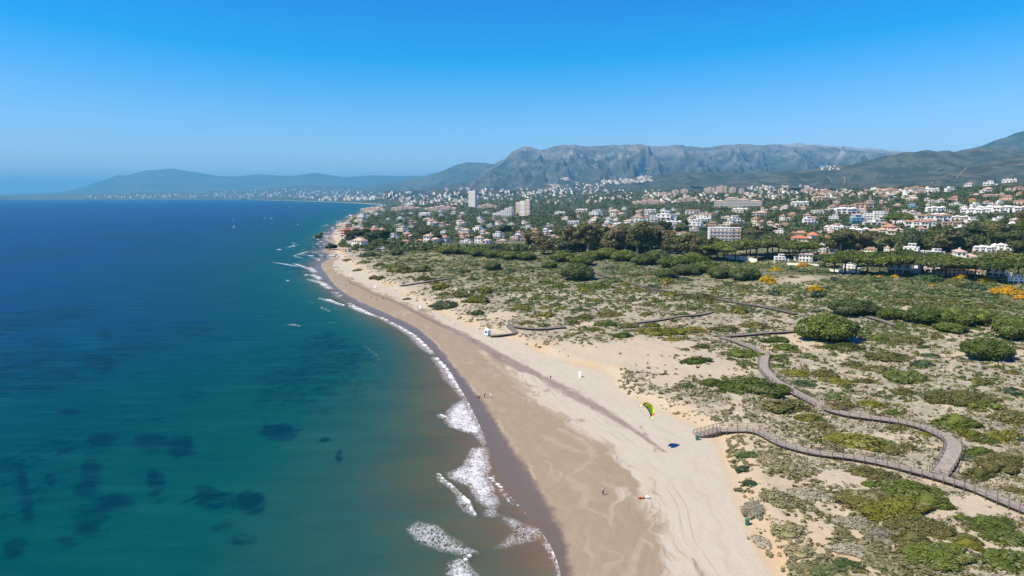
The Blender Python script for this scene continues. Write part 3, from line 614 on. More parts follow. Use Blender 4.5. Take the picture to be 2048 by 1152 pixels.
SH += zl(1300, 480, 2.738, [(258,652,150,48,g_),(118,538,75,35,o_),(285,582,105,32,b_2),(205,795,100,32,d_2),(540,797,395,110,g_),(750,912,290,75,b_2),(870,970,170,60,o_),(950,1018,140,40,b_2),(1215,893,160,66,o_),(1330,945,120,40,g_),
 (795,720,125,55,o_),(945,725,155,70,b_2),(1005,770,140,30,o_),(832,778,115,58,d_2),(1430,735,190,100,g_),(1250,705,160,40,b_2),(1490,670,135,60,d_2),(1300,632,200,70,b_2),(1550,627,80,45,d_2),(1110,675,110,40,b_2),(1000,845,110,60,bl),
 (1045,910,200,60,b_2),(1180,770,120,45,b_2),(1230,845,60,28,d_2),(1305,852,50,25,d_2),(1395,832,150,40,b_2),(1427,835,50,35,d_2),(1830,770,120,65,b_2),(1700,865,330,80,b_2),(1810,885,180,80,g_),(1670,985,290,110,g_),(1755,1050,150,75,o_),(1510,1062,90,42,o_),
 (1165,1100,300,90,o_),(1260,1090,110,70,bl),(1390,1135,190,60,b_2),(1950,960,260,100,b_2),(1960,1060,200,70,o_),(740,580,140,65,g_),(690,545,150,45,g_),(530,620,180,45,g_),(540,675,95,40,bl),(710,640,110,55,g_),(705,685,75,38,g_),
 (885,630,60,35,bl),(928,582,55,28,b_2),(1070,585,170,40,g_),(1430,538,130,65,b_2),(1245,535,140,50,g_),(1305,560,70,35,g_),(580,465,165,70,b_2),(250,492,150,42,o_),(430,488,150,34,b_2),(70,500,240,44,o_),(490,392,120,34,o_),(760,365,100,36,b_2),
 (310,340,80,34,b_2),(270,310,150,38,b_2),(90,215,80,40,g_),(190,212,60,25,d_2),(1990,820,120,60,d_2),(1975,720,90,44,b_2),(1540,210,120,70,bl)])
SH += zl(1000, 500, 5.0075, [(960,365,280,80,g_),(830,400,150,55,o_),(1230,850,240,88,g_),(1075,735,250,58,g_),(1290,760,230,66,b_2),(1080,640,230,70,b_2),(850,675,200,60,b_2),(700,710,150,55,g_),(465,650,200,50,o_),(610,590,120,40,o_),
 (440,575,130,50,o_),(575,545,110,35,g_),(800,585,100,55,d_2),(265,720,140,55,b_2),(435,745,120,45,bl),(200,585,230,50,o_),(110,508,95,35,g_),(340,490,140,48,g_),(500,480,140,55,o_),(460,310,150,80,g_),(590,270,100,50,b_2),(600,365,200,60,g_),
 (230,290,60,70,b_2),(70,300,140,70,o_),(90,200,115,75,d_2),(515,165,90,60,d_2),(240,395,180,66,b_2),(120,400,80,36,b_2),(60,350,110,40,o_),(1260,340,120,50,o_),(1150,310,180,60,bl),(1520,360,140,100,d_2),(1350,400,180,60,b_2),(1220,410,80,56,g_),
 (970,500,190,26,o_),(1230,505,130,36,b_2),(1315,490,60,48,d_2),(1565,505,120,55,o_),(1665,310,130,75,o_),(1860,290,110,50,d_2),(1720,450,190,55,o_),(1455,640,120,48,b_2),(1740,700,80,60,g_),(1830,650,200,48,g_),(1540,745,160,66,o_),
 (1580,810,240,66,g_),(1800,790,180,66,b_2),(1950,800,170,76,g_),(1725,885,130,65,o_),(975,870,70,45,s_2),(1860,995,110,35,bl),(960,800,220,28,g_),(1490,555,130,40,b_2),(1110,175,120,48,d_2),(1245,185,100,42,b_2),(1240,230,90,38,bl),(1355,250,130,50,b_2),
 (1480,240,80,38,b_2),(1560,290,80,40,d_2),(1900,200,120,50,b_2),(1760,240,70,36,bl),(620,210,50,30,d_2),(400,250,70,40,b_2),(300,180,110,30,b_2),(1930,590,160,40,b_2),(1630,630,60,24,s_2),(790,830,60,20,b_2)])
SH += zl(600, 470, 5.0075, [(1445,705,290,100,d_2),(1785,780,160,60,d_2),(1770,650,270,110,o_),(740,415,100,65,b_2),(810,430,120,46,b_2),(1410,515,220,62,o_),(1850,540,160,86,o_),(1590,590,150,76,b_2),(1450,590,130,40,b_2),(1240,440,190,40,b_2),(1350,475,100,35,b_2),
 (1000,350,330,90,b_2),(1230,340,220,84,b_2),(910,320,190,46,g_),(1000,290,100,48,d_2),(640,270,110,46,bl),(870,235,80,24,d_2),(1600,355,150,56,d_2),(1940,400,120,46,b_2),(1500,340,90,46,b_2),(1720,440,110,46,b_2),(1100,250,120,32,b_2),(690,200,200,56,d_2),(590,350,90,36,bl),
 (1080,640,80,30,g_),(1420,625,120,30,b_2),(480,250,110,24,b_2),(800,300,120,40,b_2),(1350,260,120,36,b_2),(1250,240,90,30,d_2),(1750,300,120,40,b_2),(1100,420,80,30,b_2)])
SH += zl(1648, 540, 5.0075, [(870,690,240,105,b_2),(1130,660,150,56,b_2),(745,550,120,90,g_),(420,190,130,76,bl),(600,170,150,70,bl),(450,250,200,60,bl),(880,180,130,60,bl),(830,260,170,76,bl),(1010,280,130,70,b_2),(1120,210,140,84,bl),(1370,225,200,120,bl),(1500,160,170,105,d_2),
 (1640,245,160,115,bl),(820,320,170,84,b_2),(1180,345,150,66,b_2),(650,310,110,60,b_2),(710,390,110,66,d_2),(1290,310,130,70,b_2),(1050,340,110,60,b_2),(1430,330,150,80,g_),(1560,350,130,70,b_2),(1690,370,140,70,b_2),(1850,340,160,80,b_2),(1950,370,130,70,bl),(1270,120,140,60,b_2),(1150,100,130,50,d_2),
 (980,120,110,46,bl),(840,100,100,50,d_2),(520,100,130,60,d_2),(300,120,130,60,bl),(200,110,120,66,bl),(110,80,80,50,d_2),(310,190,130,60,b_2),(260,250,120,60,b_2),(560,290,110,50,g_),(1830,210,240,110,y_2),(1640,105,190,60,y_2),(1380,75,150,52,y_2),(720,65,110,36,y_2),(560,70,80,30,y_2),(1080,155,80,24,y_2),(1960,275,150,44,y_2),
 (1500,60,100,40,g_),(900,60,120,44,d_2),(1060,50,70,40,g_),(30,180,60,46,d_2),(380,640,140,60,bl),(370,680,80,30,b_2),(560,650,130,60,b_2),(650,720,130,50,g_),(240,770,310,66,b_2),(150,690,140,80,g_),(110,830,60,36,bl),(300,940,190,60,b_2),(1000,770,180,34,bl),(1930,780,140,40,b_2),(1850,720,120,60,g_),(1390,880,90,70,d_2),(1430,800,100,60,d_2),(1720,690,0,0,g_)])
SH += zl(1400, 450, 6.4, [(870,690,190,120,y_2),(960,570,160,76,y_2),(1470,825,230,95,y_2),(1310,515,180,62,y_2),(900,740,130,40,y_2),(1160,660,70,46,d_2),(1160,560,130,90,bl),(1340,590,170,80,d_2),(1580,600,150,80,d_2),(1725,690,110,66,d_2),(1630,800,90,60,d_2),(950,860,180,100,d_2),(1140,810,100,60,b_2),(780,845,90,60,d_2),(760,960,90,56,g_),
 (360,740,120,70,d_2),(560,790,180,80,b_2),(600,850,170,50,o_),(260,940,110,0,b_2),(280,1040,110,56,b_2),(540,1035,90,40,d_2),(520,1100,260,60,o_),(220,1090,80,50,g_),(60,960,120,60,b_2),(1270,960,150,60,g_),(1500,900,260,90,d_2),(1620,1000,180,80,bl),(1180,1040,220,50,o_),(1250,1110,130,36,o_),(1480,1090,220,80,'silver'),(150,820,150,40,o_),(700,660,0,0,g_)])
SH += zl(1348, 750, 2.866, [(a, b, c*1.22, d*1.22, t) for a, b, c, d, t in [(1090,690,280,130,b_2),(1270,750,330,150,o_),(1330,640,300,120,g_),(1450,700,250,130,g_),(1450,850,300,150,b_2),(1500,1000,280,180,g_),(1680,920,130,90,g_),(1680,965,160,40,o_),(1820,850,260,100,g_),(1940,920,200,110,g_),(1960,1030,230,150,g_),(1850,1060,110,60,o_),
 (1100,545,160,50,b_2),(1180,575,150,40,b_2),(1310,740,0,0,g_),(1360,920,200,90,b_2),(400,530,85,46,d_2),(442,616,100,42,d_2),(1740,560,190,60,b_2),(1880,480,260,90,b_2),(1710,475,110,44,d_2),(1610,590,50,34,g_),(1960,655,110,44,b_2),(1810,370,120,40,g_),(1760,430,150,60,g_),(1990,370,80,34,d_2),(1270,300,120,34,b_2),(1905,540,80,40,bl),
 (790,670,160,90,'grey'),(420,450,110,50,bl),(560,480,150,90,'marram'),(590,680,200,110,'marram'),(660,880,190,110,'marram'),(730,1000,180,100,'marram'),(480,750,110,110,'grey'),(510,930,100,110,'grey'),(860,190,120,40,'grey'),(1000,990,190,80,'grey'),(1160,1000,140,50,'marram'),(1030,830,170,110,'grey'),(1200,900,150,90,'grey'),(1010,1080,160,60,bl),(900,1110,150,60,bl),(750,1090,140,60,'marram')]])
TONE['marram'] = 'pale grassy'
for a in SH:
    if a[2] > 2: shrub(*a, tall=.30 if a[4] in ('yellow',) else (.24 if a[1] < 640 else None))

# ------------------------------------------------------------------ boardwalks
wood = principled('weathered_deck_boards', (.285,.255,.212), .85, .2, .18, 1.2); wood_old = principled('old_grey_deck_boards', (.175,.160,.135), .9, .1, .2, 1.0); wood_shade = principled('shade_toned_timber_joists', (.045,.035,.030), .9, .1, .3, 1.0); wood_post = principled('brown_rail_timber', (.165,.132,.100), .85, .2, .2, 1.5)  # joists near-black: shade under the deck painted into their colour
BW = [('long straight timber boardwalk with handrails running from the beach stairs to the right edge', [(1437,862),(1470,858),(1500,858),(1528,866),(1556,884),(1590,895),(1640,906),(1700,912),(1760,923),(1820,938),(1870,950),(1930,969),(1985,991),(2048,1017),(2120,1050),(2200,1090)], 2.7, True),
      ('winding timber boardwalk curving back from the straight one between the shrubs', [(1878,948),(1893,928),(1905,906),(1907,886),(1895,874),(1870,862),(1840,850),(1800,842),(1760,836),(1715,831),(1672,823),(1640,810),(1608,793),(1580,778),(1556,764),(1538,751),(1527,738),(1525,724),(1531,710),(1520,701),(1500,692),(1472,681),(1440,674)], 3.2, True),
      ('short side boardwalk reaching right to the big round bush', [(1440,672),(1465,670),(1500,668),(1545,664),(1600,660)], 2.6, False),
      ('long far boardwalk crossing the dunes below the pines', [(1178,543),(1215,553),(1250,562),(1290,574),(1330,581),(1380,588),(1430,595),(1470,604),(1520,611),(1560,619),(1592,627)], 2.8, True),
      ('dark low boardwalk between the middle dune shrubs', [(1270,645),(1310,640),(1350,633),(1385,630),(1425,622)], 2.6, False),
      ('curved boardwalk above the lifeguard hut', [(1016,650),(1040,654),(1070,657),(1100,656),(1130,653)], 2.8, False),
      ('small beach ramp ending beside the lifeguard hut', [(1018,651),(1028,660),(1032,666),(1010,668),(980,671)], 2.4, False),
      ('distant boardwalk among the left dunes', [(800,571),(835,566),(870,560),(908,555)], 2.8, False),
      ('boardwalk stretch emerging under the dark pine', [(1735,632),(1760,639),(1790,650)], 2.8, False)]
post_me = Box().box(-.055,.055,-.055,.055,-1.3,1.10).mesh('post', wood_post)
bw_lines = []
def resample(P, step):
    P = np.asarray(P); L = np.concatenate([[0], np.cumsum(np.linalg.norm(np.diff(P[:, :2], axis=0), axis=1))]); n_ = max(2, int(L[-1]/step)+1); u = np.linspace(0, L[-1], n_)
    return np.stack([np.interp(u, L, P[:, k]) for k in range(P.shape[1])], 1)
def strip(P, off, w, z0, z1):                     # a bar of width w at sideways offset following a line
    T = np.gradient(P[:, :2], axis=0); T /= np.linalg.norm(T, axis=1)[:, None]+1e-9; Nn = np.stack([T[:, 1], -T[:, 0]], 1)
    V = []
    for sgn, zz in ((-1, z0), (1, z0), (1, z1), (-1, z1)):
        V.append(np.concatenate([P[:, :2]+Nn*(off+sgn*w/2), P[:, 2:3]+zz], 1))
    m = len(P); V = np.stack(V, 1).reshape(-1, 3); Fc = []
    for i in range(m-1):
        a = i*4
        for k in range(4): Fc.append([a+k, a+(k+1) % 4, a+4+(k+1) % 4, a+4+k])
    Fc += [[0, 3, 2, 1], [(m-1)*4+k for k in range(4)]]
    return V, Fc, Nn
def merge(parts):
    V = []; Fc = []; b0 = 0
    for v, f in parts: V.append(v); Fc += [[i+b0 for i in q] for q in f]; b0 += len(v)
    return np.concatenate(V), Fc
for lab, pts, wid, rail in BW:
    P = hit([a for a, _ in pts], [b for _, b in pts], .75); P = P[~np.isnan(P[:, 0])]
    P = resample(smooth_line(P, 2), 1.1); zz = hz(P[:, 0], P[:, 1]); k = np.hanning(15); k /= k.sum()
    P[:, 2] = np.maximum(np.convolve(np.pad(zz, 7, 'edge'), k, 'valid'), zz-.35)+.75
    bw_lines.append(P.copy()); c0 = P[len(P)//2]
    root = empty('boardwalk', (P[0, 0], P[0, 1], P[0, 2]-.75)); Q = P-P[0]+np.array([0, 0, .75])
    tag(root, lab, 'boardwalk', 'timber boardwalks over the dunes')
    v, f, Nn = strip(Q, 0, wid, -.06, .0); obj('deck', new_mesh('deck', v, f, wood if c0[1] < 260 else wood_old), root)
    v, f = merge([strip(Q, s*(wid/2-.2), .16, -.42, -.065)[:2] for s in (-1, 0, 1)]); obj('joist', new_mesh('joist', v, f, wood_shade), root)
    st = 2 if rail else 3
    for i in range(0, len(Q), st):
        for s in (-1, 1):
            if not rail:
                if s == 1 or i % 6: continue
            p = Q[i, :2]+Nn[i]*s*(wid/2+.09); o = obj('post', post_me, root, (p[0], p[1], Q[i, 2]))
            if not rail: o.location.z -= .9
    if rail:
        for s in (-1, 1):
            v, f = merge([strip(Q, s*(wid/2+.09), .055, z-.03, z+.03)[:2] for z in (1.08, .58)]); obj('handrail', new_mesh('handrail', v, f, wood_post), root)
# stairs from the beach up to the straight boardwalk
P0 = bw_lines[0][0]; pe = hit(1389, 872); L_ = np.array([P0[0]-pe[0], P0[1]-pe[1]]); ln = float(np.hypot(*L_)); ang = math.atan2(L_[1], L_[0])
st_o = empty('beach_stairs', (pe[0], pe[1], float(hz(pe[0], pe[1]))), ang); tag(st_o, 'timber stairs with railings climbing from the sand to the straight boardwalk', 'stairs')
rise = float(P0[2]-hz(pe[0], pe[1])); nst = 12
step_me = Box().box(0, ln/nst*1.05, -1.5, 1.5, -.07, 0).mesh('step', wood)
for i in range(nst): obj('step', step_me, st_o, (i*ln/nst, 0, (i+1)*rise/nst))
for s in (-1, 1):
    obj('stringer', Box().beam((0, s*1.52, 0), (ln, s*1.52, rise), .12, .34).mesh('stringer', wood_post), st_o)
    obj('handrail', Box().beam((0, s*1.55, 1.05), (ln, s*1.55, rise+1.05), .1, .1).beam((0, s*1.55, .6), (ln, s*1.55, rise+.6), .08, .08).mesh('handrail', wood_post), st_o)
    for i in range(0, nst+1, 2): obj('post', post_me, st_o, (i*ln/nst, s*1.55, i*rise/nst))
def clear_bw(x, y):
    m = np.full(np.shape(x), 1e9)
    for P in bw_lines: m = np.minimum(m, seg_dist(np.asarray(x, float), np.asarray(y, float), P[::3])[0])
    return m

# ------------------------------------------------------------------ small scrub nobody could count
def field(A, x, y):
    r = np.hypot(x-GC[0], y-GC[1]); th = np.arctan2(x-GC[0], y-GC[1]); a = np.interp(np.log(r), LRG, np.arange(len(RG))); b = np.interp(th, TG, np.arange(len(TG)))
    return A[np.clip(np.round(a).astype(int), 0, len(RG)-1), np.clip(np.round(b).astype(int), 0, len(TG)-1)]
def sample_dunes(n_, seed, ymin, ymax, py0=505, py1=1190):
    r = np.random.default_rng(seed); px = r.uniform(620, 2140, n_); py = py0+(py1-py0)*r.uniform(0, 1, n_)**1.25
    z = np.full(n_, 5.0)
    for _ in range(6):
        P = np.array(flat(px, py, 0)); rr = ray(px, py); t = (z-CH)/rr[:, 2]; P = rr*t[:, None]; z = hz(P[:, 0], P[:, 1])
    return P[:, 0], P[:, 1], z, r
def tufts(name, mat, x, y, z, rad, hgt_, nb, seed, lean=(0, 0), spread=.75):
    r = np.random.default_rng(seed); M = len(x); C = np.stack([x, y, z], 1)[:, None, :]
    d = r.normal(size=(M, nb, 3)); d[..., 2] = np.abs(d[..., 2]); d /= np.linalg.norm(d, axis=2)[..., None]
    q = np.stack([rad, rad, hgt_], 1)[:, None, :]; P = C+d*q*r.uniform(.55, 1.0, (M, nb, 1))
    nrm = d*.6+r.normal(size=d.shape)*.5; nrm[..., 2] += .45; nrm /= np.linalg.norm(nrm, axis=2)[..., None]
    t = np.cross(nrm, r.normal(size=d.shape)); t[..., 0] += lean[0]; t[..., 1] += lean[1]; t /= np.linalg.norm(t, axis=2)[..., None]; b2 = np.cross(nrm, t)
    s = (rad[:, None, None]*spread)*r.uniform(.6, 1.3, (M, nb, 1))
    V = np.stack([P-t*s*.75-b2*s*.25, P+t*s*.1-b2*s*.5, P+t*s*.75+b2*s*.15, P-t*s*.1+b2*s*.5], 2).reshape(-1, 3)
    return obj(name, new_mesh(name, V, np.arange(len(V)).reshape(-1, 4), mat))
def select(n_, seed, dens, **k):
    x, y, z, r = sample_dunes(n_, seed, 0, 0, **k); t = field(GT, x, y); ba = field(GB, x, y)
    ok = (t > 1.5) & (y < 760) & (r.uniform(0, 1, n_) < dens(x, y, t, ba)) & (clear_bw(x, y) > 2.2)
    return x[ok], y[ok], z[ok], r, ok.sum()
x, y, z, r, m = select(40000, 11, lambda x, y, t, ba: np.clip(sstep(-.22, .25, fbm(x/11, y/14, 3, 66))*1.1, 0, 1)*(1-sstep(.25, .6, ba)*.97)*sstep(1, 14, t))
o = tufts('grey_dune_scrub', FM['grey'], x, y, z, r.uniform(.25, .75, m)*np.interp(y, [100, 300, 600], [.8, 1.3, 2.0]), r.uniform(.15, .45, m)*np.interp(y, [100, 600], [1, 1.6]), 9, 3); tag(o, 'low grey twiggy scrub scattered over the sandy dunes', 'scrub', kind='stuff')
x, y, z, r, m = select(24000, 12, lambda x, y, t, ba: np.clip(.25+sstep(-.05, .4, fbm(x/17+9, y/22, 3, 67)), 0, 1)*(1-sstep(.2, .55, ba)*.97)*sstep(3, 20, t))
o = tufts('green_dune_scrub', FM['brown'], x, y, z, r.uniform(.25, .8, m)*np.interp(y, [100, 300, 600], [.9, 1.5, 2.4]), r.uniform(.2, .5, m)*np.interp(y, [100, 600], [1, 1.9]), 10, 4); tag(o, 'small olive scrub tufts scattered between the dune shrubs', 'scrub', kind='stuff')
x, y, z, r, m = select(16000, 13, lambda x, y, t, ba: .9*sstep(.05, .3, fbm(x/8, y/9, 3, 68))*(1-sstep(.3, .6, ba)*.9))
o = tufts('silver_dune_scrub', FM['silver'], x, y, z, r.uniform(.2, .6, m)*np.interp(y, [100, 300, 600], [.9, 1.3, 2.0]), r.uniform(.15, .35, m), 8, 5); tag(o, 'silvery green ground plants speckling the dunes', 'scrub', kind='stuff')
x, y, z, r, m = select(26000, 14, lambda x, y, t, ba: 1.0*sstep(-.1, .2, fbm(x/6, y/9, 3, 69))*(1-sstep(.3, .6, ba)*.97)*sstep(0, 3, t)*sstep(46, 14, t), py0=560)
o = tufts('marram_grass', FM['marram'], x, y, z, r.uniform(.3, .8, m), r.uniform(.3, .7, m), 11, 6, (-1.5, .3), .9); tag(o, 'pale wind combed marram grass on the dune front', 'grass', kind='stuff')
x, y, z, r, m = select(19000, 15, lambda x, y, t, ba: (1.4*sstep(290, 380, y)+.2+.8*sstep(.26, .38, x/y)*sstep(215, 290, y))*sstep(-.3, .15, fbm(x/26, y/30, 3, 70))*(1-sstep(.25, .5, ba))*sstep(10, 40, t), py0=500, py1=800)
o = tufts('low_scrub', FM['bluegreen'], x, y, z, r.uniform(.7, 1.6, m)*np.interp(y, [150, 500], [.7, 1.3]), r.uniform(.4, 1.1, m)*np.interp(y, [150, 500], [.7, 1.2]), 16, 7, spread=.55); tag(o, 'dense grey green scrub filling the rear dunes', 'scrub', kind='stuff')

for nm, mt, sd, cnt, lab in (('green_thicket', 'green', 21, 2600, 'low green thicket patches spread over the middle dunes'), ('olive_thicket', 'olive', 22, 1500, 'low olive thicket patches spread over the middle dunes')):
    x, y, z, r, m = select(cnt, sd, lambda x, y, t, ba: (.25+.75*sstep(230, 330, y))*sstep(-.15, .2, fbm(x/22+sd, y/26, 3, 71+sd))*(1-sstep(.15, .4, ba))*sstep(14, 34, t), py0=515, py1=900)
    o = tufts(nm, FM[mt], x, y, z-.1, r.uniform(1.0, 2.6, m)*np.interp(y, [150, 500], [.8, 1.3]), r.uniform(.5, 1.1, m), 60, 40+sd, spread=.26); tag(o, lab, 'scrub', kind='stuff')
# low growth that fringes the bigger shrubs
ox, oy, oz = [], [], []
rf_ = np.random.default_rng(17)
for x0, y0, r0 in occupied:
    for _ in range(int(np.clip(r0*1.8, 2, 11))):
        a = rf_.uniform(0, 6.283); q = r0*rf_.uniform(.8, 1.25); ox.append(x0+q*math.cos(a)); oy.append(y0+q*math.sin(a))
ox, oy = np.array(ox), np.array(oy); ok = (clear_bw(ox, oy) > 2.0) & (field(GT, ox, oy) > 2); ox, oy = ox[ok], oy[ok]; m = len(ox)
o = tufts('shrub_fringe', FM['brown'], ox, oy, hz(ox, oy), rf_.uniform(.3, .9, m)*np.interp(oy, [100, 400], [.9, 1.8]), rf_.uniform(.2, .6, m), 12, 8, spread=.5); tag(o, 'ragged low growth fringing the dune shrubs', 'scrub', kind='stuff')

# ------------------------------------------------------------------ pines and other trees
def limb(s, pts, rads, seg=7):
    pts = [Vector(p) for p in pts]; b0 = len(s.V)
    for i, p in enumerate(pts):
        d = (pts[min(i+1, len(pts)-1)]-pts[max(i-1, 0)]).normalized(); u = d.cross(Vector((.3, 1, .1))).normalized(); w = d.cross(u)
        for k in range(seg): a = 2*math.pi*k/seg; s.V.append(tuple(p+(u*math.cos(a)+w*math.sin(a))*rads[i]))
    for i in range(len(pts)-1):
        for k in range(seg): s.F.append([b0+i*seg+k, b0+i*seg+(k+1) % seg, b0+(i+1)*seg+(k+1) % seg, b0+(i+1)*seg+k])
def pine_proto(seed, wide=1.0):                   # umbrella pine about 12 m tall, crown about 14 m across
    r = np.random.default_rng(seed); tr = Box(); lob = []
    top = Vector((r.normal()*.5, r.normal()*.5, 7.2)); limb(tr, [(0,0,-.3),(.1,.05,2.5),tuple(top*.72),tuple(top)], [.36,.30,.26,.18])
    n_ = 11
    for k in range(n_):
        a = 2*math.pi*k/n_+r.normal()*.25; q = (2.0 if k % 3 == 0 else 4.7*r.uniform(.8, 1.1))*wide; c = Vector((q*math.cos(a), q*math.sin(a), 9.6+r.uniform(-.5, .6)-(q/5)**2*.7))
        limb(tr, [tuple(top*.8), tuple(top.lerp(c, .5)+Vector((0,0,-.5))), tuple(c)], [.16,.10,.05], 5); sz = r.uniform(1.9, 2.6); lob.append((c.x, c.y, c.z, sz*wide*1.1, sz*wide*1.1, sz*.62))
    lob.append((0, 0, 10.3, 3.4*wide, 3.4*wide, 1.5))
    return tr.mesh('trunk', bark), cloud_mesh('crown', FM['pine'], lob, 2200, .62, seed+500, flat_=.25, core=.78)
def gum_proto(seed):                              # tall gum tree about 20 m
    r = np.random.default_rng(seed); tr = Box(); lob = []; limb(tr, [(0,0,-.4),(.2,.1,5),(.4,-.2,10),(.2,.3,15)], [.55,.45,.3,.12])
    for k in range(13):
        a = r.uniform(0, 6.28); zc = r.uniform(6, 17); q = r.uniform(1.2, 4.6)*(1.15-abs(zc-11)/13); c = (q*math.cos(a), q*math.sin(a), zc); sz = r.uniform(1.7, 3.2)
        limb(tr, [(.2,.1,max(3.5, zc-4)), c], [.2,.06], 5); lob.append((*c, sz, sz, sz*1.05))
    return tr.mesh('trunk', bark_pale), cloud_mesh('crown', FM['euc'], lob, 1900, .75, seed+600, core=.66)
def garden_proto(seed, kind):
    r = np.random.default_rng(seed); tr = Box(); lob = []
    if kind == 'cypress':
        limb(tr, [(0,0,-.3),(0,0,2)], [.25,.2], 6); lob = [(0,0,3,1.1,1.1,3),(0,0,6,.95,.95,3),(0,0,8.5,.6,.6,2.4)]; return tr.mesh('trunk', bark), cloud_mesh('crown', FM['pinedark'], lob, 260, .7, seed, core=.85)
    if kind == 'palm':
        limb(tr, [(0,0,-.3),(.2,0,3),(.1,.1,7)], [.25,.2,.18], 6); V = []; Fq = []
        for k in range(26):
            a = k*2.4; e = r.uniform(-.5, .9); b0 = len(V); d = Vector((math.cos(a), math.sin(a), 0)); sd = Vector((-d.y, d.x, 0))*.35; h0 = Vector((.1,.1,7))
            for i in range(4):
                u = i/3; c = h0+d*(3.1*u)+Vector((0,0,e*2.2*u-2.4*u*u)); w_ = (1-u*.75); V += [tuple(c-sd*w_), tuple(c+sd*w_)]
            for i in range(3): q = b0+i*2; Fq.append([q, q+1, q+3, q+2])
        return tr.mesh('trunk', bark), new_mesh('crown', V, Fq, FM['green'])
    limb(tr, [(0,0,-.3),(.1,0,1.6),(0,.1,3.4)], [.3,.24,.16], 6)
    for k in range(6):
        a = r.uniform(0, 6.28); q = r.uniform(.5, 2.2); sz = r.uniform(1.5, 2.4); lob.append((q*math.cos(a), q*math.sin(a), r.uniform(3.0, 5.8), sz, sz, sz*.9))
    return tr.mesh('trunk', bark), cloud_mesh('crown', FM['village'], lob, 420, .95, seed+700, core=.8)
PINES = [pine_proto(i, 1+.12*i) for i in range(3)]; GUMS = [gum_proto(30+i) for i in range(4)]; GARD = [garden_proto(40+i, 'round') for i in range(5)]; CYP = garden_proto(50, 'cypress'); PALM = garden_proto(51, 'palm')
TNAME = {'umbrella_pine': 'umbrella pine', 'gum_tree': 'gum tree', 'garden_tree': 'garden tree', 'cypress_tree': 'cypress', 'palm_tree': 'palm tree'}
def tree(kind, pair, p, s, mat=None, look='green', where='', group=None, sz=None):
    root = empty(kind, (float(p[0]), float(p[1]), float(hz(p[0], p[1]))-.1), random.uniform(0, 6.28)); root.scale = (s, s, s) if np.ndim(s) == 0 else s
    obj('trunk', pair[0], root); obj('crown', pair[1], root, mat=mat)
    qx, qy = project(np.array([p[0], p[1], hz(p[0], p[1])+7]))
    tag(root, uniq('%s %s %s, %s' % (look, TNAME[kind], where, pct(float(qx), float(qy)))), 'tree', group or 'trees of the village'); return root
# the two belts of umbrella pines in front of the villas, and the dune pines: (px of trunk, py of trunk foot, crown width px, height px)
PINE = [(1432,520,46,34),(1448,522,50,36),(1470,521,54,37),(1492,520,56,38),(1512,519,50,37),(1535,518,52,36),(1556,514,54,34),(1578,517,56,35),(1598,520,50,34),(1612,514,40,30),(1455,512,44,32),(1500,511,48,33),(1545,508,50,32),(1585,507,44,30),
 (1668,548,46,38),(1690,547,52,40),(1712,548,54,40),(1735,550,52,40),(1758,552,50,41),(1780,548,56,40),(1796,554,50,42),(1820,548,56,40),(1845,550,54,40),(1868,556,52,40),(1892,552,56,42),(1700,534,46,32),(1760,533,50,32),(1810,532,46,30),(1935,556,50,38),(1950,562,56,40),(1975,556,56,42),(2005,566,58,44),(2035,560,50,46),(2060,566,60,44),(1870,535,50,30),(1650,535,36,26),
 (2030,500,46,34),(2048,480,44,36),(1985,475,40,30),(1790,452,36,20),(1800,444,34,18)]
for px, py, w, h in PINE:
    p = hit(px, py)
    if np.isnan(p[0]): continue
    D = p[1]; sw = w*D/F/10.8*random.uniform(.85, 1.15); sh = h*D/F/11.2*random.uniform(.85, 1.12)
    tree('umbrella_pine', random.choice(PINES), p, (sw, sw, sh), random.choice([FM['pine'], FM['pine'], FM['pinedark']]), 'flat topped green', 'in front of the white villas' if py > 500 else 'between the villas', 'umbrella pines before the villas')
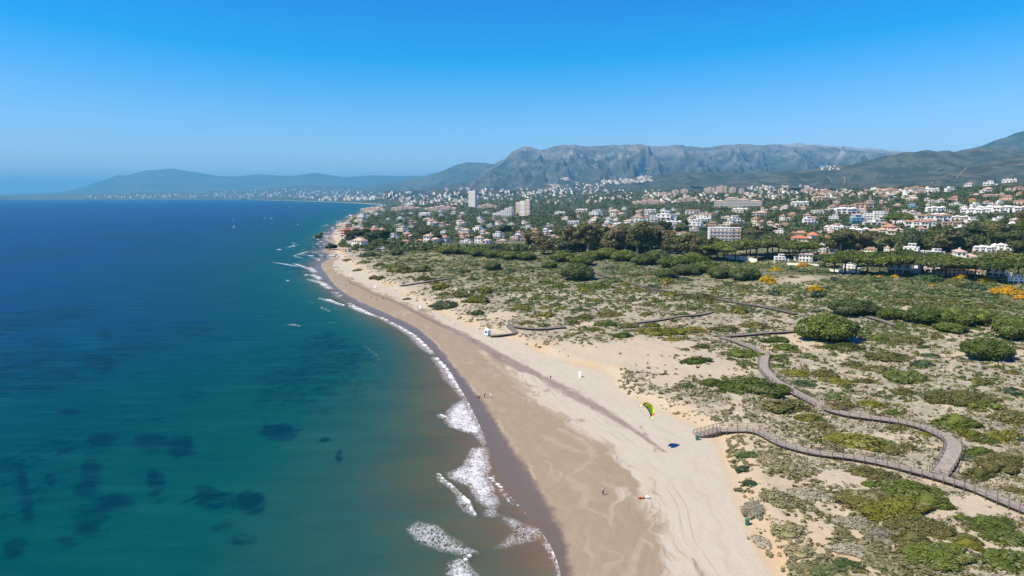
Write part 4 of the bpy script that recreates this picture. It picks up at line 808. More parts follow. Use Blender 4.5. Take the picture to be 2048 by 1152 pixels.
# low broad pines hugging the dunes: crown boxes in the photo
LP = [cloud_mesh('crown', FM['pine'], [(0,0,.42,.80,.78,.40)]+[(.72*math.cos(a)*q, .70*math.sin(a)*q, .34+.34*(1-q*q), .34, .33, .24) for a, q in zip(np.arange(12)*2.4+i, np.sqrt((np.arange(12)+.6)/12)*.98)], 5200, .055, 800+i, flat_=.3, zmin=.02, core=.86) for i in range(3)]
lp_trunk = Box(); limb(lp_trunk, [(0,0,-.05),(.05,.02,.2),(.0,.05,.42)], [.06,.05,.04], 6)
for a in range(5): limb(lp_trunk, [(.03,.02,.16), (.55*math.cos(a*1.26), .55*math.sin(a*1.26), .40)], [.03,.015], 5)
lp_trunk = lp_trunk.mesh('trunk', bark)
DP = [(1655,655,116,66,.42,'big round bushy'),(1970,697,86,54,.46,'solitary dome shaped'),(1155,545,62,38,.55,'dark leaning'),(1705,615,92,34,.40,'dark spreading'),(1780,628,44,28,.8,'small upright'),(1850,632,80,36,.45,'broad green'),(1905,634,90,38,.42,'broad green'),(1960,634,80,34,.42,'broad green'),(2030,658,80,52,.55,'large green'),(2085,660,80,50,.55,'large green'),(1900,655,60,20,.35,'low green'),
 (900,500,46,20,.42,'dense green'),(930,502,44,18,.42,'dense green'),(960,504,46,19,.42,'dense green'),(990,508,46,18,.42,'dense green'),(1022,511,48,18,.42,'dense green'),(1052,513,40,17,.42,'dense green'),(1125,515,48,24,.5,'rounded green'),(1165,522,46,22,.5,'rounded green'),(1185,512,40,22,.5,'rounded green'),(1215,508,50,26,.5,'rounded green'),(1250,512,52,24,.5,'rounded green'),
 (1290,520,50,26,.5,'rounded green'),(1315,512,46,26,.5,'rounded dark'),(1345,525,60,28,.5,'rounded green'),(1385,520,56,30,.5,'rounded green'),(1410,535,60,26,.45,'rounded green'),(1370,540,56,24,.45,'rounded dark'),(1490,548,60,30,.5,'rounded dark'),(1440,545,50,26,.5,'rounded dark'),(1400,500,36,28,.6,'dark round'),(1235,492,44,24,.5,'rounded green'),(793,505,24,15,.7,'dark ball shaped'),(985,532,34,20,.6,'dark ball shaped'),(760,487,30,20,.6,'dark round'),(1100,530,30,16,.5,'rounded green'),(1330,548,46,20,.45,'rounded dark')]
for px, py, w, h, ra, look in DP:
    p = hit(px, py+h*.36)
    if np.isnan(p[0]): continue
    D = p[1]; wm = w*D/F*1.18; a = math.atan2(CH-p[2], D); H_ = min(wm*ra, h*D/F/math.cos(a)*.97)
    root = empty('dune_pine', (float(p[0]), float(p[1]), float(hz(p[0], p[1]))-.1), random.uniform(0, 6.28)); root.scale = (wm/2, wm/2, H_)
    obj('trunk', lp_trunk, root); obj('crown', random.choice(LP), root, mat=FM['pinedark'] if 'dark' in look else FM['pine'])
    tag(root, uniq('%s pine growing low on the dunes, %s' % (look, pct(px, py))), 'tree', 'low pines on the dunes'); occupied.append((p[0], p[1], wm/2))
GUMT = [(1088,508,40,44,'eucbrown'),(1060,500,34,34,'eucbrown'),(1150,503,44,52,'eucbrown'),(1175,506,46,58,'euc'),(1200,505,44,56,'euc'),(1225,507,42,54,'eucbrown'),(1250,506,44,56,'euc'),(1275,508,46,52,'euc'),(1300,506,44,48,'euc'),(1325,505,42,42,'eucbrown'),(1345,508,38,40,'euc'),(1190,490,40,44,'eucbrown'),(1240,490,42,44,'eucbrown'),(1285,488,42,42,'euc'),(1315,490,40,36,'eucbrown'),(1372,508,40,46,'euc'),(1398,512,34,36,'eucbrown'),(1420,516,34,28,'eucbrown'),
 (1330,470,26,26,'village'),(1368,470,26,30,'village'),(1680,505,40,44,'euc'),(1700,500,42,44,'euc'),(1722,505,36,36,'eucbrown'),(1740,498,36,34,'euc'),(1760,500,30,28,'village'),(1882,506,52,50,'euc'),(1905,503,44,44,'village'),(1930,495,44,44,'village'),(1958,490,46,48,'village'),(1985,492,46,46,'euc'),(2010,488,46,48,'village'),(1995,552,48,46,'euc'),(2035,530,40,46,'village'),(2055,470,44,50,'eucbrown'),(705,488,26,24,'village'),(740,490,30,26,'village'),(725,478,30,22,'village'),(765,485,30,26,'village'),(848,480,24,22,'village'),(870,484,22,20,'village'),(1010,470,24,20,'village'),(660,500,22,14,'village'),(640,478,16,12,'village'),(1470,470,20,24,'eucbrown'),(1510,478,34,26,'eucbrown'),(1535,472,30,20,'village'),(1130,505,30,20,'dark')]
for px, py, w, h, m_ in GUMT:
    p = hit(px, py)
    if np.isnan(p[0]): continue
    D = p[1]; sw = w*D/F/9.5; sh = h*D/F/18.5
    tree('gum_tree', random.choice(GUMS), p, (sw, sw, sh), FM[m_], {'euc': 'tall olive', 'eucbrown': 'tall brownish', 'village': 'tall dark', 'dark': 'dark'}[m_], 'behind the dunes', 'tall gum trees behind the dunes')

# ------------------------------------------------------------------ village houses
W = dict(white=principled('white_render', (.81,.78,.71), .85, .2, .06, .3), cream=principled('cream_render', (.68,.60,.46), .85, .2, .07, .3), pink=principled('pink_render', (.62,.42,.34), .85, .2, .07, .3), ochre=principled('ochre_render', (.62,.43,.20), .85, .2, .08, .3),
 peach=principled('peach_render', (.66,.46,.32), .85, .2, .08, .3), yellow=principled('yellow_render', (.66,.42,.06), .85, .2, .08, .3), red=principled('brick_red_render', (.42,.12,.06), .85, .2, .1, .3), blueglass=principled('blue_glass_villa', (.16,.34,.46), .2, .6, .1, .3))
RF = dict(terracotta=principled('terracotta_tiles', (.40,.215,.135), .9, .15, .18, .8), salmon=principled('salmon_tiles', (.52,.37,.28), .9, .15, .15, .8), brown=principled('brown_tiles', (.30,.19,.12), .9, .15, .18, .8), flat=principled('white_roof_slab', (.72,.71,.68), .9, .15, .08, .8), orange=principled('orange_tiles', (.48,.20,.10), .9, .15, .15, .8))
glass = principled('dark_window_glass', (.035,.045,.055), .12, .6, .3, .5); doorm = principled('wooden_door', (.14,.08,.05), .6, .3, .2, 2.0)
WIN = Box().box(-.75,.75,-.06,.12,-.65,.65).mesh('window', glass); WINB = Box().box(-1.6,1.6,-.06,.12,-1.0,1.0).mesh('window', glass); DOOR = Box().box(-.55,.55,-.07,.1,0,2.2).mesh('door', doorm); CHIM = Box().box(-.4,.4,-.4,.4,-.6,1.3).box(-.52,.52,-.52,.52,1.3,1.48).mesh('chimney', W['white'])
def proto(seed, style):
    r = random.Random(seed); w = r.uniform(10, 15); d = r.uniform(8, 11); wl = Box(); rf = Box(); wins = []; chim = None
    def fac(x0, x1, y, z, n_, big=False):
        for k in range(n_): wins.append((x0+(x1-x0)*(k+.5)/n_, y-.05, z, 0., big))
    def side(x, y0, y1, z, n_):
        for k in range(n_): wins.append((x-.05, y0+(y1-y0)*(k+.5)/n_, z, -math.pi/2, False))
    h = r.choice([3.2, 6.2, 6.2])
    if style == 'flat':
        wl.box(-w/2, w/2, -d/2, d/2, -3, h); rf.box(-w/2-.25, w/2+.25, -d/2-.25, d/2+.25, h+.003, h+.38); u0 = r.uniform(-.3, .1)*w; wl.box(u0, u0+w*.5, -d*.3, d*.42, h+.38, h+3.2); rf.box(u0-.3, u0+w*.5+.3, -d*.3-.9, d*.42+.3, h+3.203, h+3.5)
        wl.box(w/2, w/2+w*.35, -d*.2, d*.45, -3, 3.0); rf.box(w/2+.26, w/2+w*.35+.3, -d*.2-.3, d*.45+.3, 3.003, 3.3)
        fac(-w/2, w/2, -d/2, 1.6, 3, True); fac(u0, u0+w*.5, -d*.3, h+1.8, 2); side(-w/2, -d/2, d/2, 1.7, 2)
        if h > 4: fac(-w/2, w/2, -d/2, 4.7, 3)
    elif style == 'hip':
        wl.box(-w/2, w/2, -d/2, d/2, -3, h); rf.hip(-w/2, w/2, -d/2, d/2, h+.25, 2.0+.1*d, .6); x1 = -w/2-w*.4; wl.box(x1, -w/2, -d*.1, d*.5, -3, 3.1); rf.hip(x1, -w/2-.62, -d*.1, d*.5, 3.35, 1.5, .5)
        fac(-w/2, w/2, -d/2, 1.6, 4); side(-w/2, -d/2, -d*.1, 1.6, 1); fac(x1, -w/2, -d*.1, 1.5, 1)
        if h > 4: fac(-w/2, w/2, -d/2, 4.6, 4); side(-w/2, -d/2, d/2, 4.6, 2)
        chim = (w*.22, d*.15, h+2.2)
    elif style == 'villa':
        wl.box(-w/2, 0, -d/2, d/2, -3, 6.3); rf.hip(-w/2, 0, -d/2, d/2, 6.55, 1.9, .5); wl.box(0, w*.6, -d*.3, d/2, -3, 3.3); rf.hip(.52, w*.6, -d*.3, d/2, 3.55, 1.5, .5); wl.box(w*.15, w*.5, -d*.75, -d*.3, -3, 3.0); rf.box(w*.15-.2, w*.5+.2, -d*.75-.2, -d*.3-.55, 3.003, 3.3)
        fac(-w/2, 0, -d/2, 1.6, 2); fac(-w/2, 0, -d/2, 4.7, 2); side(-w/2, -d/2, d/2, 4.7, 2); side(-w/2, -d/2, d/2, 1.6, 2); fac(w*.15, w*.5, -d*.75, 1.5, 1, True); chim = (-w*.2, d*.2, 8.0)
    else:                                          # row of stepped terraced units
        n_ = 4; uw = 6.0; w = n_*uw
        for k in range(n_):
            x0 = -w/2+k*uw; dz = (k % 2)*.8; dy = (k % 3)*.9
            wl.box(x0, x0+uw, -4.5-dy, 4.5, -3, 5.8+dz); rf.hip(x0+.55, x0+uw-.05, -4.5-dy, 4.5, 6.05+dz, 1.7, .5); wins.append((x0+1.8, -4.55-dy, 4.4, 0, False)); wins.append((x0+4.2, -4.55-dy, 4.4, 0, False)); wins.append((x0+3.0, -4.55-dy, 1.4, 0, True))
        chim = (1, 1, 7.2)
    span = max(v[0] for v in wl.V)-min(v[0] for v in wl.V)
    return dict(wall=wl.mesh('wall', W['white']), roof=rf.mesh('roof', RF['terracotta']), wins=wins, chim=chim, span=span, door=(w*.12, -d/2-.06, 0) if style in ('hip', 'villa') else None, style=style)
PROTO = {s: [proto(60+i*7+j, s) for j in range(4)] for i, s in enumerate(('flat', 'hip', 'villa', 'row'))}
REG = []                                          # things that get a label telling them from their look-alikes
SN = dict(flat='flat roofed villa', hip='hip roofed house', villa='two part villa', row='terraced row')
house_px = []
def house(px, py, wpx, style, wall='white', roof='terracotta', rz=None, p=None):
    p = hit(px, py) if p is None else p
    if np.isnan(p[0]): return
    pr = random.choice(PROTO[style]); s = wpx*p[1]/F/pr['span']*.98; s = float(np.clip(s, .55, 2.6))
    root = empty('house', (float(p[0]), float(p[1]), float(hz(p[0], p[1]))), random.uniform(-.75, -.05) if rz is None else rz); root.scale = (s, s, s*(.92 if s < 1.4 else .75))
    obj('wall', pr['wall'], root, mat=W[wall]); rf = obj('roof', pr['roof'], root, mat=RF[roof])
    if pr['chim']: obj('chimney', CHIM, rf, pr['chim'], mat=W[wall])
    for x, y, z, a, big in pr['wins']: obj('window', WINB if big else WIN, root, (x, y, z), a)
    if pr['door']: obj('door', DOOR, root, pr['door'])
    root['category'] = 'house'; root['group'] = 'houses of the village'
    rn = 'white roof' if roof == 'flat' else roof+' roof'
    REG.append((root, '%s %s' % ({'blueglass': 'blue glass', 'red': 'brick red'}.get(wall, wall), {'flat': 'flat roofed villa', 'hip': 'house with '+rn, 'villa': 'villa with '+rn, 'row': 'terrace with '+rn}[style]), px, py, 'house'))
    house_px.append((px, py, wpx)); return root
HAND = [(1559,523,28,'flat','white','flat'),(1612,522,36,'hip','white','salmon'),(1650,503,32,'villa','white','flat'),(1640,516,24,'hip','white','terracotta'),(1741,507,32,'hip','cream','brown'),(1779,503,22,'villa','white','salmon'),(1822,507,36,'flat','white','flat'),(1864,508,36,'flat','white','flat'),
 (1927,520,38,'villa','white','salmon'),(1968,503,40,'row','white','flat'),(2008,500,44,'row','white','flat'),(1700,540,30,'flat','white','flat'),(1800,547,56,'flat','blueglass','flat'),(1850,543,44,'flat','white','flat'),(1905,550,50,'hip','cream','brown'),(1945,548,40,'hip','white','brown'),(1990,552,44,'flat','white','flat'),(2030,566,26,'flat','white','flat'),
 (1667,441,24,'flat','white','flat'),(1713,446,30,'flat','blueglass','flat'),(1690,427,40,'row','white','flat'),(1724,425,20,'hip','white','salmon'),(1745,450,46,'flat','white','flat'),(1865,443,62,'row','white','brown'),(1838,456,56,'row','white','terracotta'),(1950,428,50,'row','white','flat'),(1985,425,56,'row','white','flat'),(2025,424,50,'row','white','flat'),
 (1945,404,16,'hip','yellow','orange'),(1909,402,18,'hip','pink','terracotta'),(1882,405,14,'hip','white','salmon'),(1824,416,18,'flat','blueglass','flat'),(1795,412,16,'hip','pink','salmon'),(1975,385,18,'hip','white','salmon'),(1977,371,24,'flat','white','flat'),(2018,365,24,'row','white','flat'),(1938,373,16,'hip','white','salmon'),(1900,383,22,'flat','white','flat'),(1862,384,26,'row','white','flat'),(2015,400,22,'hip','peach','terracotta'),
 (1620,441,26,'villa','cream','terracotta'),(1570,452,20,'hip','ochre','brown'),(1570,440,22,'villa','white','terracotta'),(1585,430,18,'hip','pink','terracotta'),(1522,430,28,'hip','white','salmon'),(1425,452,22,'hip','peach','brown'),(1468,446,32,'flat','white','flat'),(1390,455,34,'flat','white','flat'),(1330,440,40,'flat','white','flat'),(1345,460,34,'villa','white','salmon'),(1305,442,28,'flat','white','flat'),
 (888,484,24,'hip','white','terracotta'),(930,486,26,'flat','white','flat'),(965,486,30,'villa','white','salmon'),(1005,484,20,'hip','pink','salmon'),(1110,478,18,'villa','ochre','salmon'),(720,492,40,'hip','white','salmon'),(700,482,30,'flat','white','flat'),(763,500,18,'flat','white','flat'),(665,514,12,'flat','white','flat'),(690,503,26,'row','cream','salmon'),(812,488,20,'hip','cream','terracotta'),(840,486,18,'hip','peach','terracotta'),
 (655,478,12,'flat','white','flat'),(725,436,16,'flat','white','flat'),(850,432,24,'row','white','flat'),(1150,455,22,'flat','white','flat'),(1095,466,20,'villa','white','flat'),(1070,465,16,'hip','ochre','terracotta'),(1190,432,26,'flat','white','flat'),(1235,432,26,'villa','cream','salmon'),(1480,425,30,'row','cream','flat'),(1640,402,30,'row','peach','salmon')]
for a in HAND: house(*a)
def inpoly(px, py, P):
    return bool(inside(np.array([px]), np.array([py]), np.array(P, float))[0])
ZONES = [([(655,474),(668,450),(720,425),(790,412),(935,415),(1030,440),(1135,455),(1110,482),(1000,484),(860,486),(770,480)], 62, ('flat','flat','villa','hip','flat'), ('white','white','white','cream','pink','white'), ('flat','flat','salmon','terracotta','salmon')),
 ([(1100,425),(1300,418),(1420,425),(1400,470),(1340,476),(1140,462)], 46, ('flat','villa','flat','hip','row'), ('white','white','white','cream'), ('flat','flat','salmon','terracotta')),
 ([(1410,420),(1560,415),(1560,470),(1490,474),(1400,470)], 14, ('flat','villa','hip'), ('white','cream','white'), ('flat','salmon','terracotta')),
 ([(1560,412),(1760,405),(1950,390),(2048,375),(2048,470),(1900,470),(1760,475),(1580,475)], 60, ('flat','villa','hip','row'), ('white','white','white','cream','pink','peach'), ('flat','flat','salmon','terracotta','brown'))]
nh = len(HAND)
for poly, cnt, st, wc_, rc in ZONES:
    P = np.array(poly); tries = 0; made = 0
    while made < cnt and tries < cnt*40:
        tries += 1; px = random.uniform(P[:, 0].min(), P[:, 0].max()); py = random.uniform(P[:, 1].min(), P[:, 1].max())
        if not inpoly(px, py, poly) or any(abs(px-a)*.8 < (c+14)/2 and abs(py-b) < 6.5 for a, b, c in house_px): continue
        p = hit(px, py)
        if np.isnan(p[0]) or p[1] > 3300: continue
        st_ = random.choice(st); w_m = random.uniform(11, 19)*(1.7 if st_ == 'row' else 1); ro = 'flat' if st_ == 'flat' else random.choice([x for x in rc if x != 'flat' or st_ == 'row'])
        house(px, py, max(w_m*F/p[1], 5), st_, random.choice(wc_), ro, p=p); made += 1

# ------------------------------------------------------------------ large buildings
def block(name, px, py, label, boxes, wall, roof=None, floor=3.1, bay=3.6, rz=-.5, side_bays=True, slab='white', D=None):
    """boxes: (x0, x1, y0, y1, floors) in metres around the foot point; windows row by row, balcony slabs at each floor"""
    p = hit(px, py)
    root = empty(name, (float(p[0]), float(p[1]), float(hz(p[0], p[1]))), rz); tag(root, label, 'building'); house_px.append((px, py, (max(b[1] for b in boxes)-min(b[0] for b in boxes))*F/p[1]))
    for bi, (x0, x1, y0, y1, fl) in enumerate(boxes):
        h = fl*floor; wm_ = wall if not isinstance(wall, (list, tuple)) else wall[bi % len(wall)]
        obj('wall', Box().box(x0, x1, y0, y1, -6, h).mesh('wall', W[wm_]), root)
        if roof: obj('roof', Box().hip(x0, x1, y0, y1, h+.27, 2.6, .5).mesh('roof', RF[roof]), root)
        else: obj('roof', Box().box(x0-.3, x1+.3, y0-.3, y1+.3, h+.003, h+.7).mesh('roof', RF['flat']), root)
        n_ = max(2, int((x1-x0)/bay)); row = Box()
        for k in range(n_): c = x0+(x1-x0)*(k+.5)/n_; row.box(c-bay*.22, c+bay*.22, y0-.12, y0+.1, -.6, .4)
        row = row.mesh('window_row', glass); bal = Box().box(x0+.2, x1-.2, y0-.8, y0-.13, -1.5, -1.35).box(x0+.2, x1-.2, y0-.8, y0-.7, -1.35, -.75).mesh('balcony', W[slab])
        for f in range(fl):
            obj('window_row', row, root, (0, 0, f*floor+1.7))
            if f: obj('balcony', bal, root, (0, 0, f*floor+1.5))
        if side_bays:
            m_ = max(1, int((y1-y0)/bay)); row2 = Box()
            for k in range(m_): c = y0+(y1-y0)*(k+.5)/m_; row2.box(x0-.12, x0+.1, c-.7, c+.7, -.75, .65)
            row2 = row2.mesh('window_row', glass)
            for f in range(fl): obj('window_row', row2, root, (0, 0, f*floor+1.7))
    return root
block('tower_block', 946, 413.5, 'tall white tower block standing alone on the left skyline', [(-21,-3,-4,4,17),(-2.9,20,-6,4,17)], 'white', rz=-.85, floor=3.3, side_bays=False)
block('tower_block', 1048, 431, 'pink and white tower block right of the stepped white block', [(-24,-9,-4,4,10),(-8.9,8,-5,4,11),(8.1,23,-4,4,12)], ['peach','white','peach'], rz=-.8, slab='white')
block('stepped_block', 1008, 432, 'low white block with stepped roofline left of the pink tower', [(-26,-16,-7,7,2),(-15.9,-6,-7,7,3),(-5.9,4,-7,7,4),(4.1,14,-7,7,6),(14.1,22,-7,7,7)], 'white', rz=-.35)
block('terraced_hotel', 1478, 414, 'long cream terraced hotel above the middle villas', [(-52,-30,-8,8,4),(-29.9,-5,-9,8,6),(-4.9,20,-9,8,5),(20.1,46,-9,8,4)], 'cream', 'salmon', rz=-.25)
block('balcony_block', 1447, 482, 'four storey white block with pink balcony bands behind the pines', [(-16.5,8,-7,7,4),(8.1,17,-6,6,4)], ['white','cream'], rz=-.15, slab='pink', floor=3.6)
block('hotel', 1625, 489, 'orange roofed hotel with white centre pavilion behind the pines', [(-19,-4,-7,7,2),(4,19,-7,7,2),(-3.9,3.9,-8,8,3)], ['peach','peach','white'], 'orange', rz=-.2)
block('white_complex', 1755, 441, 'bright white gabled complex on the right hillside', [(-18,-6,-7,8,3),(-5.9,6,-10,6,4),(6.1,20,-7,8,3)], 'white', rz=-.4, side_bays=False)
for k, (px, py, w, fl, lab) in enumerate([(1419,386,20,5,'leftmost of the four beige rounded blocks on the ridge'),(1443,385,21,6,'widest beige block of the four on the ridge'),(1465,386,13,5,'third beige block along the ridge'),(1483,387,10,4,'smallest beige block at the right end of the ridge group'),(1369,386,14,4,'square beige block left of the ridge group'),(1351,388,13,4,'beige block next to the terracotta row on the ridge'),(1328,392,30,3,'long beige apartment row at the left of the ridge')]):
    p = hit(px, py); wm = w*p[1]/F if not np.isnan(p[0]) else 30
    if not np.isnan(p[0]): block('ridge_block', px, py, lab, [(-wm/2,-wm*.17,-8,8,fl),(-wm*.165,wm*.165,-10,8,fl+1),(wm*.17,wm/2,-8,8,fl)], 'peach', 'salmon', rz=-.4)
for px, py, w, fl, lab in [(1652,390,38,4,'pyramid shaped pink apartment complex left of the terracotta one'),(1617,384,28,4,'pink apartment block above the pyramid complex'),(1782,388,34,4,'terracotta apartment complex on the upper right slope'),(1832,384,44,4,'wide salmon apartment complex beside the terracotta one'),(1300,408,60,3,'long salmon roofed row below the ridge'),(1375,403,40,3,'salmon roofed row left of the cream hotel'),(745,421,50,3,'peach apartment row nearest the left shore'),(812,419,60,3,'middle peach apartment row left of the white tower'),(885,420,60,4,'peach apartment row just left of the white tower'),(975,416,40,3,'peach apartments right of the white tower foot')]:
    p = hit(px, py)
    if np.isnan(p[0]): continue
    wm = w*p[1]/F; n_ = 5; bx = [(-wm/2+k*wm/n_+.05, -wm/2+(k+1)*wm/n_-.05, -8-(k % 2)*2, 8, max(2, fl-abs(k-2)+ (1 if fl < 4 else 0))) for k in range(n_)]
    block('apartment_row', px, py, lab, bx, 'peach', 'salmon' if 'terra' not in lab else 'terracotta', rz=-.25)
block('tower_house', 695, 462, 'square ochre tower house on the left shore', [(-6,5,-6,6,4)], 'ochre', rz=-.8)
for k, (px, w) in enumerate([(693,14),(712,16),(731,14),(750,14)]):
    p = hit(px, 473); wm = w*p[1]/F
    block('red_terrace', px, 473, ['leftmost','second','third','rightmost'][k]+' brick red terrace in the row behind the left beach', [(-wm/2,-.1,-6,6,3),(0,wm/2,-7,6,3)], 'red', 'terracotta', rz=-.7)
# long white garden wall under the first pine belt
def garden_wall(pa, pb, h, lab):
    P = resample(np.array([hit(*pa), hit(*pb)]), 6.0); root = empty('garden_wall', (P[0, 0], P[0, 1], float(hz(P[0, 0], P[0, 1])))); tag(root, lab, 'wall'); Q = P-P[0]
    for i in range(len(Q)-1):
        z0 = float(hz(P[i, 0], P[i, 1])-hz(P[0, 0], P[0, 1])); a = Vector((Q[i, 0], Q[i, 1], z0+h/2-1)); b = Vector((Q[i+1, 0], Q[i+1, 1], z0+h/2-1))
        obj('wall_panel', Box().beam(a, b, .3, h+2).mesh('wall_panel', W['white']), root); obj('pillar', Box().box(-.35, .35, -.35, .35, -1, h+.5).mesh('pillar', W['white']), root, (Q[i, 0], Q[i, 1], z0))
garden_wall((1452,517), (1514,526), 3.2, 'long white garden wall below the left pine belt'); garden_wall((1575,530), (1640,533), 1.6, 'low white garden wall right of the white villa'); garden_wall((1660,543), (1720,546), 1.6, 'white boundary wall in shade under the right pine belt')

# ------------------------------------------------------------------ garden trees: nearest ones singly, the rest as a wood
pts = []
r = np.random.default_rng(99)
px = r.uniform(660, 2120, 13000); py = 374+(505-374)*r.uniform(0, 1, 13000)**.9
H_ = hit(px, py); okm = ~np.isnan(H_[:, 0]); px, py, H_ = px[okm], py[okm], H_[okm]
okm = (H_[:, 1] > 560) & (H_[:, 1] < 6500) & (field(GS, H_[:, 0], H_[:, 1]) > 22); px, py, H_ = px[okm], py[okm], H_[okm]
hp = np.array(house_px); free = np.ones(len(px), bool)
for a, b, c in house_px: free &= ~((np.abs(px-a) < c*.62+1) & (py > b-3) & (py < b+3+np.where(H_[:, 1] < 1200, 4, 1)))
free &= ~((px > 880) & (px < 1085) & (py > 484) & (py < 500)) & ~((px > 1440) & (px < 1620) & (py > 484))
px, py, H_ = px[free], py[free], H_[free]; order = np.argsort(H_[:, 1])
seen = 0; kinds = {}
rest = []
for i in order:
    if seen < 240 and random.random() < .4:
        u = random.random(); D = H_[i, 1]
        if u < .08: nm, pr, mt, lk = 'cypress_tree', CYP, None, 'dark narrow'
        elif u < .15: nm, pr, mt, lk = 'palm_tree', PALM, None, 'green'
        else: nm, pr = 'garden_tree', random.choice(GARD); mt, lk = random.choice([(FM['village'], 'dark green'), (FM['village'], 'dark green'), (FM['dark'], 'deep green'), (FM['green'], 'fresh green'), (FM['euc'], 'olive'), (FM['pinedark'], 'dark green')])
        s = random.uniform(.9, 1.7); o = tree(nm, pr, H_[i], s, mt, lk, '', 'garden trees of the village'); REG.append((o, lk+' '+TNAME[nm], px[i], py[i], 'tree')); seen += 1
    else: rest.append(i)
rest = np.array(rest); Hr = H_[rest]; rs = r.uniform(2.4, 5.0, len(rest))*np.interp(Hr[:, 1], [600, 2000, 5000], [1, 1.25, 2.0])
for nm, mt, sel, lab in (('village_wood', FM['village'], r.uniform(0, 1, len(rest)) < .6, 'mass of dark garden trees filling the gaps between the houses'), ('hillside_wood', FM['pinedark'], None, 'mass of green pines and bushes on the village hillside')):
    if sel is None: sel = ~last
    last = sel; Q = Hr[sel]; R_ = rs[sel]
    o = tufts(nm, mt, Q[:, 0], Q[:, 1], hz(Q[:, 0], Q[:, 1])+R_*.55, R_, R_*1.1, 24, 31, spread=.5); tag(o, lab, 'trees', kind='stuff')

# ------------------------------------------------------------------ far town, tracks and scars on the hills
from mathutils.bvhtree import BVHTree
mts = []
for o in bpy.data.objects:
    if o.get('kind') == 'structure' and o.name not in ('ground', 'sea'):
        mts.append(BVHTree.FromPolygons([v.co[:] for v in o.data.vertices], [p.vertices[:] for p in o.data.polygons]))
def hit_far(px, py):
    d = Vector(ray(px, py)).normalized(); best = None
    for b_ in mts:
        q = b_.ray_cast(Vector((0, 0, CH)), d)
        if q[0] is not None and (best is None or q[3] < best[1]): best = (q[0], q[3])
    g2 = hit(px, py)
    if not np.isnan(g2[0]):
        dd = (Vector(g2)-Vector((0, 0, CH))).length
        if best is None or dd < best[1]: best = (Vector(g2), dd)
    return best[0] if best else None
def town(name, spots, lab, seed):
    r = random.Random(seed); b = Box(); mi = []
    for px, py, wpx in spots:
        p = hit_far(px, py)
        if p is None or (p.z < 1.5): continue
        D = p.y; w = wpx*D/F; d = w*.7; h = min(w*.6, r.uniform(5, 10)*(1 if D < 5000 else 1.8)); a = r.uniform(-.7, .1); c_, s_3 = math.cos(a), math.sin(a); k0 = len(b.V); f0 = len(b.F); bb = Box().box(-w/2, w/2, -d/2, d/2, -h, h)
        hipped = r.random() < .55; rr_ = Box()
        if hipped: rr_.hip(-w/2, w/2, -d/2, d/2, h+.05*h, h*.35, w*.04)
        else: rr_.box(-w*.5, w*.02, -d*.3, d*.3, h+.02, h*1.6)
        wi = r.choice([0, 0, 0, 1, 2])
        for q, mm in ((bb, wi), (rr_, 3 if hipped else wi)):
            o0 = len(b.V); b.V += [(p.x+x*c_-y*s_3, p.y+x*s_3+y*c_, p.z+z) for x, y, z in q.V]; b.F += [[i+o0 for i in f] for f in q.F]; mi += [mm]*len(q.F)
    me = new_mesh(name, b.V, b.F, W['white']); me.materials.append(W['cream']); me.materials.append(W['peach']); me.materials.append(RF['salmon']); me.polygons.foreach_set('material_index', np.array(mi, np.int32))
    tag(obj(name, me), lab, 'houses', kind='stuff')
rr = random.Random(5)
def scatter(n_, x0, x1, y0, y1, w0, w1, dens=None): 
    return [(x, y, rr.uniform(w0, w1)) for x, y in ((rr.uniform(x0, x1), rr.uniform(y0, y1)) for _ in range(n_)) if dens is None or rr.random() < dens(x, y)]
town('far_coast_town', scatter(150, 170, 620, 389, 396, 1.5, 4.5)+scatter(120, 600, 900, 384, 400, 2, 5)+scatter(70, 430, 700, 378, 392, 1.5, 3.5)+scatter(60, 640, 760, 395, 401, 3, 8), 'pale far town along the curve of the bay', 1)
town('hillside_town', scatter(90, 880, 1080, 378, 404, 2.5, 6)+scatter(110, 1060, 1330, 380, 408, 2.5, 6)+scatter(150, 1490, 1780, 377, 402, 3, 7)+scatter(70, 1290, 1560, 388, 406, 3, 7)+scatter(60, 1700, 1860, 380, 400, 4, 9)+scatter(70, 800, 940, 400, 412, 3, 7), 'white and peach houses packed along the upper slope', 2)
town('white_hill_village', [(x, 368-(x-1200)*.09+rr.uniform(-5, 4), rr.uniform(2.5, 6)) for x in [rr.uniform(1200, 1305) for _ in range(70)]]+[(x, 392-(x-1050)*.26+rr.uniform(-2, 2), rr.uniform(2.5, 5)) for x in [rr.uniform(1045, 1120) for _ in range(36)]]+scatter(40, 1090, 1210, 368, 385, 2, 4)+scatter(14, 1640, 1680, 333, 340, 2, 5)+scatter(25, 1500, 1640, 372, 380, 2, 5), 'white village scattered on the foot of the mountains', 3)
soil = principled('orange_bare_soil', (.34,.22,.13), .95, .1, .2, .02); soil2 = principled('pale_quarry_rock', (.52,.44,.36), .95, .1, .15, .02); soil3 = principled('pale_track', (.33,.28,.20), .95, .1, .15, .02)
def track(name, pts, w, mat, lab):
    P = smooth_line(np.array(pts, float), 2); V = []; Fc = []
    for i, (a, b) in enumerate(P):
        q = hit_far(a, b)
        if q is None: continue
        ww = w*q.y/F/2; n_ = len(V); V += [(q.x-ww, q.y-2, q.z+2.5), (q.x+ww, q.y-2, q.z+2.5), (q.x+ww, q.y+2, q.z-6), (q.x-ww, q.y+2, q.z-6)]
        if n_: Fc += [[n_-4, n_-3, n_+1, n_], [n_-3, n_-2, n_+2, n_+1], [n_-4, n_, n_+3, n_-1]]
    if len(V) > 4: tag(obj(name, new_mesh(name, V, Fc, mat)), kind='structure')
